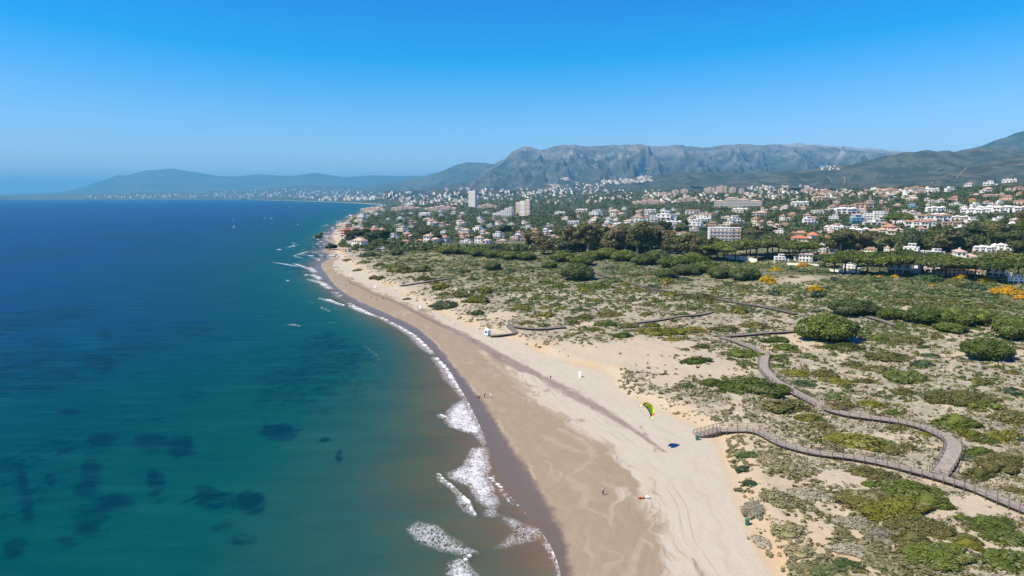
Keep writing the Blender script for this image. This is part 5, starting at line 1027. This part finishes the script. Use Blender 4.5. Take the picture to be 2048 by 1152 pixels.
def scar(name, px, py, w, h, mat, seed=1):
    r = random.Random(seed); V = []; Fc = []; n_ = 22; q = hit_far(px, py)
    if q is None: return
    V.append((q.x, q.y-6, q.z+4)); rad = [r.uniform(.45, 1.15) for _ in range(n_)]
    for k in range(n_):
        a = 2*math.pi*k/n_; z = hit_far(px+math.cos(a)*w/2*rad[k], py+math.sin(a)*h/2*rad[k]+.1*math.cos(a)*w*.3) or q; V.append((z.x, z.y-2, z.z+1))
    for k in range(n_): Fc.append([0, 1+(k+1) % n_, 1+k])
    if max(v[1] for v in V)-min(v[1] for v in V) < 2500: tag(obj(name, new_mesh(name, V, Fc, mat)), kind='structure')
scar('quarry', 1133, 358, 26, 8, soil2, 1); scar('quarry', 1326, 346, 16, 5, soil3, 2); scar('bare_slope', 1100, 370, 30, 4, soil3, 3); scar('bare_slope', 1180, 371, 22, 4, soil3, 4); scar('bare_slope', 1150, 364, 20, 3, soil3, 5); scar('bare_slope', 1295, 338, 12, 5, soil3, 6)
track('dirt_track', [(1912,358),(1918,350),(1926,342),(1933,336)], 1.8, soil, ''); track('dirt_track', [(1930,345),(1960,339),(1990,331),(2025,322)], 1.0, soil, ''); track('dirt_track', [(1968,328),(1990,320),(2005,315)], 1.0, soil, ''); track('dirt_track', [(1995,332),(2020,330),(2048,329)], 1.0, soil, '')
track('hill_track', [(1655,353),(1662,360),(1664,366)], .8, soil3, ''); track('hill_track', [(1688,354),(1690,362),(1687,370)], .9, soil3, ''); track('hill_track', [(1705,350),(1715,345),(1738,337)], .9, soil3, ''); track('hill_track', [(1855,368),(1885,362),(1930,360)], .9, soil3, '')

# ------------------------------------------------------------------ people
skin = principled('skin', (.45,.27,.19), .7, .3, .05, 3); cloth = {k: principled(k+'_cloth', c, .9, .1, .1, 3) for k, c in dict(white=(.75,.74,.72), black=(.02,.02,.025), navy=(.03,.04,.09), grey=(.2,.2,.22), red=(.45,.05,.04), blue=(.08,.15,.35), tan=(.4,.3,.2)).items()}; hair = principled('dark_hair', (.05,.03,.02), .8, .2, .2, 5)
def person_mesh(pose):
    J = {}; E_ = []
    def add(n_, p, r_, par=None):
        J[n_] = (p, r_)
        if par: E_.append((par, n_))
    lean = {'stand': 0, 'walk': .06, 'crouch': .35, 'bend': .45}[pose]; low = .42 if pose == 'crouch' else 0.0; y = lambda z: -lean*max(0, z-.95+low)
    hz_ = .95-low
    add('hip', (0, 0, hz_), .15); add('belly', (0, y(1.12), 1.12-low), .135, 'hip'); add('chest', (0, y(1.35), 1.35-low), .155, 'belly'); add('neck', (0, y(1.50), 1.50-low), .06, 'chest'); add('head', (0, y(1.58)-.01, 1.60-low), .095, 'neck'); add('crown', (0, y(1.7), 1.71-low), .085, 'head'); add('nose', (0, y(1.6)-.11, 1.61-low), .02, 'head')
    for s, k in ((-1, 'l'), (1, 'r')):
        fw = {'stand': 0, 'walk': .30*s, 'crouch': -.30, 'bend': .03*s}[pose]
        add(k+'hip', (s*.10, 0, hz_-.08), .095, 'hip'); add(k+'knee', (s*.12, (fw*.6 if pose != 'crouch' else -.38), .50 if pose != 'crouch' else .46), .065, k+'hip'); add(k+'ankle', (s*.12, (fw*1.1 if pose != 'crouch' else .02), .09), .045, k+'knee'); add(k+'toe', (s*.13, (fw*1.1 if pose != 'crouch' else .02)-.17, .04), .035, k+'ankle')
        sh_y = y(1.42); add(k+'sh', (s*.19, sh_y, 1.43-low), .062, 'chest'); aw = {'stand': -.05, 'walk': -.16*s, 'crouch': -.28, 'bend': -.3}[pose]; add(k+'elb', (s*.25, sh_y+aw*.6, 1.15-low), .045, k+'sh'); add(k+'wr', (s*.25, sh_y+aw*1.7, .92-low), .032, k+'elb'); add(k+'palm', (s*.25, sh_y+aw*1.9, .85-low), .032, k+'wr')
        for f in range(4): add(k+'f%d' % f, (s*.25+(f-1.5)*.018, sh_y+aw*2.0-.01*f, .77-low+.012*abs(f-1.5)), .009, k+'palm')
        add(k+'th', (s*.25-s*.045, sh_y+aw*1.95-.03, .82-low), .010, k+'palm')
    names = list(J); idx = {k: i for i, k in enumerate(names)}
    me = bpy.data.meshes.new('body'); me.from_pydata([J[k][0] for k in names], [(idx[a], idx[b]) for a, b in E_], []); o = bpy.data.objects.new('tmp', me); col.objects.link(o)
    md = o.modifiers.new('s', 'SKIN'); 
    for i, k in enumerate(names): sv = me.skin_vertices[0].data[i]; sv.radius = (J[k][1],)*2; sv.use_root = (i == 0)
    o.modifiers.new('d', 'SUBSURF').levels = 1; bpy.context.view_layer.update()
    out = bpy.data.meshes.new_from_object(o.evaluated_get(bpy.context.evaluated_depsgraph_get())); bpy.data.objects.remove(o); out.name = 'body'
    out.materials.clear(); mi = []
    for p in out.polygons:
        c = p.center; z = c.z+low
        mi.append(3 if z > 1.64 or (z > 1.55 and c.y > y(1.6)+.03) else (0 if z > 1.47 or (abs(c.x) > .2 and z < 1.18 and c.z > .3) else (1 if c.z > hz_-.02 else 2)))
    for _ in range(4): out.materials.append(skin)
    out.polygons.foreach_set('material_index', np.array(mi, np.int32)); out.polygons.foreach_set('use_smooth', np.ones(len(out.polygons), bool)); return out
PM = {k: person_mesh(k) for k in ('stand', 'walk', 'crouch', 'bend')}
def person(px, py, pose, top, bottom, lab, rz=0., off=0., grp='people on the beach', s=1.0):
    p = hit(px, py, off); o = obj('person', PM[pose], loc=(p[0], p[1], float(hz(p[0], p[1]))+off-.01), rz=rz, scale=(s, s, s))
    for i, m_ in enumerate((skin, cloth[top], cloth[bottom], hair)): o.material_slots[i].link = 'OBJECT'; o.material_slots[i].material = m_
    return tag(o, lab, 'person', grp)
person(1206, 990, 'stand', 'white', 'black', 'person in white top and black trousers standing alone on the damp sand', .6)
person(969, 796, 'bend', 'navy', 'navy', 'person in dark clothes bending down at the water edge', 1.2); person(982, 797, 'stand', 'white', 'tan', 'person in pale clothes beside the one bending at the water edge', -.8)
person(1101, 761, 'walk', 'black', 'tan', 'person in black top walking along the seaweed line', .5); person(1475, 835, 'walk', 'white', 'black', 'person in white top walking the sandy path behind the dune', 2.6)
for k, (px, py, top, bot, lab) in enumerate([(701,570,'black','navy','leftmost of the far walkers on the narrow beach'),(706,572,'navy','black','second far walker on the narrow beach'),(712,570,'grey','black','third far walker on the narrow beach'),(692,574,'black','black','far walker closest to the waves'),(743,597,'red','grey','far walker in red on the middle beach'),(753,602,'grey','grey','small grey far walker on the middle beach'),(766,600,'black','black','far walker in black on the middle beach'),(706,560,'blue','black','far walker in blue above the others')]): person(px, py, 'walk' if k % 2 else 'stand', top, bot, lab, k*1.1)
# dog by the water
dog = Box(); fur = principled('dark_dog_fur', (.03,.025,.02), .9, .1, .2, 6)
limb(dog, [(0,-.42,.52),(0,-.25,.50),(0,.05,.49),(0,.35,.52)], [.10,.17,.14,.12], 8); limb(dog, [(0,-.40,.56),(0,-.58,.74)], [.10,.08], 8); limb(dog, [(0,-.52,.76),(0,-.66,.76),(0,-.84,.70)], [.09,.10,.045], 8); limb(dog, [(0,.35,.55),(0,.55,.66),(0,.68,.80)], [.045,.035,.02], 6)
for s in (-1, 1):
    limb(dog, [(s*.09,-.28,.45),(s*.09,-.26,.22),(s*.09,-.29,0)], [.07,.045,.035], 6); limb(dog, [(s*.09,.28,.48),(s*.10,.22,.30),(s*.10,.36,.18),(s*.10,.31,0)], [.09,.06,.04,.035], 6); limb(dog, [(s*.05,-.60,.82),(s*.08,-.60,.93)], [.04,.015], 5)
p = hit(957, 797); o = obj('dog', dog.mesh('dog', fur), loc=(p[0], p[1], float(hz(p[0], p[1]))), rz=1.0); o.data.polygons.foreach_set('use_smooth', np.ones(len(o.data.polygons), bool)); tag(o, 'dark dog standing on the wet sand by the waves', 'dog')

# ------------------------------------------------------------------ kite
kc = [principled(n_, c, .45, .3, .05, 2) for n_, c in (('pale_yellow_panel', (.70,.66,.22)), ('orange_red_panel', (.55,.12,.03)), ('green_panel', (.18,.45,.02)), ('lime_panel', (.55,.72,.03)), ('black_trim', (.02,.02,.02)))]
S0 = hit(1342, 893); K = Vector(S0)+SD*11.6; rider = Vector(hit(1206, 990))+Vector((0, 0, 1))
ka = (rider-K).normalized(); kb = Vector((.62, -.05, -.72)); kb = (kb-ka*kb.dot(ka)).normalized(); kcx = ka.cross(kb).normalized()
kite = empty('kite', K); tag(kite, 'lime and yellow curved kite hovering over the dune edge', 'kite')
def kpt(u, v): a = u*R(104); rad = 1.95; c = (1.6*(1-.78*u*u)+.12); q = -ka*math.cos(a)*rad*.95+kb*math.sin(a)*rad; return q+kcx*((v-.35)*c)-(-ka*math.cos(a)+kb*math.sin(a))*(.18*(1-(2*v-.8)**2)*(1-u*u)*-1.)
bands = [(-1,-.78,0),(-.78,-.52,1),(-.52,-.25,2),(-.25,.12,3),(.12,.5,3),(.5,.72,1),(.72,1,0)]
for u0, u1, mi in bands:
    V = []; Fc = []; nu, nv = 5, 6
    for i in range(nu+1):
        for j in range(nv+1): V.append(tuple(kpt(u0+(u1-u0)*i/nu, j/nv)))
    for i in range(nu):
        for j in range(nv): a = i*(nv+1)+j; Fc.append([a, a+1, a+nv+2, a+nv+1])
    obj('panel', new_mesh('panel', V, Fc, kc[mi], smooth=True), kite)
le = Box(); limb(le, [tuple(kpt(u, 0)) for u in np.linspace(-1, 1, 25)], [.05+.09*(1-abs(u)) for u in np.linspace(-1, 1, 25)], 8); obj('leading_edge', le.mesh('leading_edge', kc[4]), kite)
for u in (-.5, 0, .5): sb = Box(); limb(sb, [tuple(kpt(u, v)) for v in np.linspace(0, .95, 5)], [.06,.055,.05,.045,.03], 6); obj('strut', sb.mesh('strut', kc[4]), kite)
ln_m = principled('kite_line', (.6,.6,.6), .6, .2, .05, 1)
for u in (-1, 1): obj('line', Box().beam(kpt(u, .3), rider-K, .006).mesh('line', ln_m), kite)

# ------------------------------------------------------------------ beach furniture
wp = principled('white_painted_board', (.80,.80,.78), .6, .3, .04, 1); gp = principled('green_plastic', (.03,.16,.09), .5, .4, .1, 2)
p = hit(1160, 754); t = empty('lifeguard_screen', (p[0], p[1], float(hz(p[0], p[1]))), -.95); tag(t, 'tall white rounded board standing alone on the dry sand', 'board')
bd = Box(); V = [(-.62, z) for z in (0, 1.55)]+[(-.62+.62*(1-math.cos(a)), 1.55+.42*math.sin(a)) for a in np.linspace(.2, math.pi/2, 5)]+[(.62-.62*(1-math.cos(a)), 1.55+.42*math.sin(a)) for a in np.linspace(math.pi/2-.2, .2, 4)]+[(.62, 1.55), (.62, 0)]
bd.V = [(x, -.06, z) for x, z in V]+[(x, .06, z) for x, z in V]; m_ = len(V); bd.F = [list(range(m_))[::-1], [m_+i for i in range(m_)]]+[[i, (i+1) % m_, m_+(i+1) % m_, m_+i] for i in range(m_)]; obj('panel', bd.mesh('panel', wp), t, scale=(1, 1, .95))
for s in (-1, 1): obj('brace', Box().beam((s*.4, .06, 1.3), (s*.4, .9, 0), .08).mesh('brace', wp), t)
p = hit(975, 672); t = empty('lifeguard_hut', (p[0], p[1], float(hz(p[0], p[1]))), -.8); tag(t, 'small white lifeguard hut at the foot of the beach ramp', 'hut')
obj('cabin', Box().box(-1.1, 1.1, -.9, .9, .5, 2.5).mesh('cabin', wp), t); obj('roof', Box().hip(-1.1, 1.1, -.9, .9, 2.75, .5, .25).mesh('roof', wp), t); obj('window', Box().box(-.6, .6, -.94, -.8, 1.3, 2.1).mesh('window', glass), t)
for a, b in ((-1, -1), (1, -1), (1, 1), (-1, 1)): obj('leg', Box().box(a*.95-.07, a*.95+.07, b*.75-.07, b*.75+.07, -.3, .5).mesh('leg', wood_post), t)
def litter_bin(px, py, lab):
    p = hit(px, py); t = empty('litter_bin', (p[0], p[1], float(hz(p[0], p[1])))); tag(t, lab, 'bin', 'green litter bins'); b = Box(); limb(b, [(0,0,0),(0,0,1.0)], [.33,.40], 10); b.F.append(list(range(9, -1, -1))); obj('body', b.mesh('body', gp), t); b = Box(); limb(b, [(0,0,1.002),(0,0,1.1),(0,0,1.2)], [.43,.43,.08], 10); obj('lid', b.mesh('lid', gp), t)
litter_bin(1394, 880, 'green litter bin at the foot of the beach stairs'); litter_bin(1494, 1050, 'green litter bin against the dune foot'); litter_bin(1052, 674, 'green litter bin below the curved boardwalk')
for k, (px, py, lab) in enumerate([(841,620,'small white beach sign by the long dark dune shrub'),(750,578,'small white beach sign beside the far ramp'),(701,554,'small white beach sign on the far narrow beach'),(668,534,'farthest small white beach sign before the headland')]):
    p = hit(px, py); t = empty('beach_sign', (p[0], p[1], float(hz(p[0], p[1]))), -.9); tag(t, lab, 'sign', 'white beach signs'); obj('panel', Box().box(-.8, .8, -.05, .05, .7, 2.3).mesh('panel', wp), t)
    for s in (-1, 1): obj('post', Box().box(s*.6-.06, s*.6+.06, .051, .16, -.2, 2.1).mesh('post', wood_post), t)
# folded red kite and white bag on the sand
p = hit(1285, 997); t = empty('kite_board', (p[0], p[1], float(hz(p[0], p[1]))+.12), .2); tag(t, 'red board with foot straps lying on the dry sand', 'board')
b = Box(); V = [(x, .26*math.sqrt(max(0, 1-(x/1.05)**4))) for x in np.linspace(-1.05, 1.05, 15)]; ring = V+[(x, -y_) for x, y_ in V[::-1]][1:-1]; m_ = len(ring); b.V = [(x, y_, .12*(x/1.05)**2) for x, y_ in ring]+[(x, y_, .05+.12*(x/1.05)**2) for x, y_ in ring]; b.F = [list(range(m_))[::-1], [m_+i for i in range(m_)]]+[[i, (i+1) % m_, m_+(i+1) % m_, m_+i] for i in range(m_)]; obj('deck', b.mesh('deck', cloth['red']), t)
for s in (-1, 1): q = Box(); limb(q, [(s*.35, -.14, .06), (s*.35, -.1, .2), (s*.35, .1, .2), (s*.35, .14, .06)], [.04]*4, 6); obj('strap', q.mesh('strap', cloth['black']), t)
p = hit(1295, 997); b = Box(); limb(b, [(-.5,0,.22),(-.42,0,.25),(0,.02,.32),(.42,0,.25),(.5,0,.22)], [.05,.24,.30,.24,.05], 10); o = obj('kit_bag', b.mesh('kit_bag', cloth['white']), loc=(p[0], p[1], float(hz(p[0], p[1])))); tag(o, 'white kit bag lying beside the red board', 'bag')
# bare grey branch under the right pines
p = hit(1980, 661); b = Box(); limb(b, [(0,0,-.2),(.2,0,1.5),(.7,.1,3.2),(.9,0,5.0)], [.22,.18,.12,.05], 6); limb(b, [(.2,0,1.5),(-.6,.1,2.4),(-1.0,0,2.2)], [.12,.08,.03], 6); limb(b, [(.5,.05,2.6),(1.3,0,3.6)], [.08,.03], 6); o = obj('dead_tree', b.mesh('dead_tree', bark_pale), loc=(p[0], p[1], float(hz(p[0], p[1])))); tag(o, 'bare pale dead tree under the right hand pines', 'tree')

# ------------------------------------------------------------------ boats
hullm = principled('white_boat_hull', (.78,.78,.76), .35, .4, .04, 1); sailm = principled('white_sail', (.82,.82,.80), .8, .2, .03, 1)
def hull(L, B, Hh):
    b = Box(); st = [(-.5,.75),(-.2,1.0),(.1,.95),(.35,.55),(.5,.03)]
    for x, k in st: b.V += [(x*L, -B/2*k, Hh*(1+.25*max(0, x))), (x*L, -B/2*k*.6, -.2), (x*L, B/2*k*.6, -.2), (x*L, B/2*k, Hh*(1+.25*max(0, x)))]
    for i in range(len(st)-1):
        a = i*4
        for k in range(4): b.F.append([a+k, a+4+k, a+4+(k+1) % 4, a+(k+1) % 4])
    b.F += [[0, 1, 2, 3], [16, 19, 18, 17]]; return b
def boat(px, py, kind, s, lab, rz):
    p = flat(px, py, 0.05); t = empty('sailing_boat' if kind == 's' else 'motor_boat', (float(p[0]), float(p[1]), .05), rz); t.scale = (s,)*3; tag(t, lab, 'boat', 'small boats off the coast'); obj('hull', hull(7, 2.4, .9).mesh('hull', hullm), t)
    if kind == 's':
        obj('mast', Box().box(.3, .42, -.06, .06, .8, 9).mesh('mast', hullm), t)
        for nm, pts in (('main_sail', [(.2,0,1.6),(-3.0,.5,1.7),(.2,0,8.8)]), ('jib', [(.5,0,1.4),(3.2,.1,1.3),(.5,0,7.6)])):
            V = [Vector(q) for q in pts]; n2 = Vector((0, .02, 0)); obj(nm, new_mesh(nm, [v-n2 for v in V]+[v+n2 for v in V], [[0,2,1],[3,4,5],[0,1,4,3],[1,2,5,4],[2,0,3,5]], sailm), t)
    else: obj('cabin', Box().box(-1.6, 1.0, -.8, .8, .7, 2.2).mesh('cabin', hullm), t); obj('window', Box().box(.4, 1.05, -.7, .7, 1.4, 2.0).mesh('window', glass), t)
boat(468, 457, 's', .9, 'sailing boat with white sails, nearest of the boats', .4); boat(467, 441, 'm', 1.0, 'white motor boat just beyond the sailing boat', .2); boat(530, 437, 'm', 1.1, 'white motor boat trailing a wake right of the sailing boat', .1); boat(597, 450, 'm', .8, 'white motor boat closest to the headland', .8); boat(605, 424, 's', .8, 'small sailing boat farthest out towards the bay', .6); boat(689, 419, 'm', 1.2, 'left one of two tiny white boats near the far shore', .3); boat(692, 421, 'm', 1.0, 'right one of two tiny white boats near the far shore', .3)

# ------------------------------------------------------------------ labels for look-alikes: kind, landmark, and order from the left
ORD = 'first second third fourth fifth sixth seventh eighth ninth tenth eleventh twelfth thirteenth fourteenth fifteenth sixteenth seventeenth eighteenth nineteenth twentieth'.split()
ONES = ORD[:9]
ORD += ['twenty-'+w for w in ORD[:9]]+['thirtieth']+['thirty-'+w for w in ORD[:9]]+['fortieth']+['forty-'+w for w in ORD[:9]]+['fiftieth']+['fifty-'+w for w in ORD[:9]]+['sixtieth']+['sixty-'+w for w in ORD[:9]]
for tn, tc in (('seventieth', 'seventy-'), ('eightieth', 'eighty-'), ('ninetieth', 'ninety-')): ORD += [tn]+[tc+w for w in ONES]
def zone_house(px, py):
    a = ('on the left headland' if px < 770 else 'below the white tower' if px < 960 else 'below the pink tower' if px < 1130 else 'behind the gum trees' if px < 1400 else 'by the balcony block' if px < 1560 else 'by the orange hotel' if px < 1700 else 'near the white complex' if px < 1850 else 'on the right hillside')
    return a+(', upper level' if py < 410 else ', high level' if py < 425 else ', middle level' if py < 445 else ', lower level')
def zone_dune(px, py):
    M = [(1530,720,60,'by the boardwalk bend'),(1905,900,80,'by the boardwalk curve'),(1700,840,90,'along the winding boardwalk'),(1800,930,110,'along the straight boardwalk'),(1340,800,80,'behind the kite'),(1470,880,70,'near the beach stairs'),(1040,650,70,'above the lifeguard hut'),(1655,655,100,'around the big round pine')]
    for x, y, r_, t in M:
        if math.hypot(px-x, py-y) < r_: return t
    if py > 940: return 'in the bottom right dunes'
    if px < 820: return 'on the far left dunes'
    if px < 1010: return 'around the long dark shrub, left'
    if py < 560: return 'just below the village trees'
    if px < 1250: return 'above the open sand, left' if py < 610 else 'above the open sand, lower'
    if px < 1480: return 'below the far boardwalk, upper' if py < 620 else 'right of the open sand'
    if py < 610: return 'on the rear dunes, upper' 
    if py < 700: return 'on the rear dunes, lower'
    return 'on the right hand dunes, upper' if py < 780 else 'on the right hand dunes, lower'
buckets = {}
for o in list(bpy.data.objects):
    if o.parent or 'label' not in o and o.get('category') != 'house': continue
    base = o.name.split('.')[0]
    if base not in ('dune_shrub', 'yellow_broom', 'umbrella_pine', 'gum_tree', 'dune_pine', 'house', 'garden_tree', 'cypress_tree', 'palm_tree'): continue
    qx, qy = project(np.array(o.location)); qx, qy = float(qx), float(qy)
    if base == 'house': lk = next(q[1] for q in REG if q[0] == o); zn = zone_house(qx, qy)
    elif base in ('garden_tree', 'cypress_tree', 'palm_tree'): lk = next(q[1] for q in REG if q[0] == o); zn = zone_house(qx, qy)
    elif base in ('umbrella_pine', 'gum_tree'):
        lk = o['label'].split(',')[0].replace(' in front of the white villas', '').replace(' between the villas', '').replace(' behind the dunes', ''); zn = zone_house(qx, 470).split(',')[0] if base == 'gum_tree' else ('in the left pine belt' if qx < 1630 else 'in the right pine belt' if qy > 525 else 'between the right villas')
    else: lk = o['label'].split(',')[0]; zn = zone_dune(qx, qy); lk = lk.split(' growing')[0]; [lk := lk.split(c)[0] for c in (' by the', ' beside', ' behind', ' near', ' above', ' on the')]
    buckets.setdefault((lk, zn), []).append((qx, o))
for (lk, zn), L in buckets.items():
    L.sort(key=lambda q: q[0])
    for i, (_, o) in enumerate(L):
        w0, ds = lk, zn
        o['label'] = ('%s %s' % (lk, zn)) if len(L) == 1 else '%s %s, %s from the left' % (lk, zn, ORD[i])
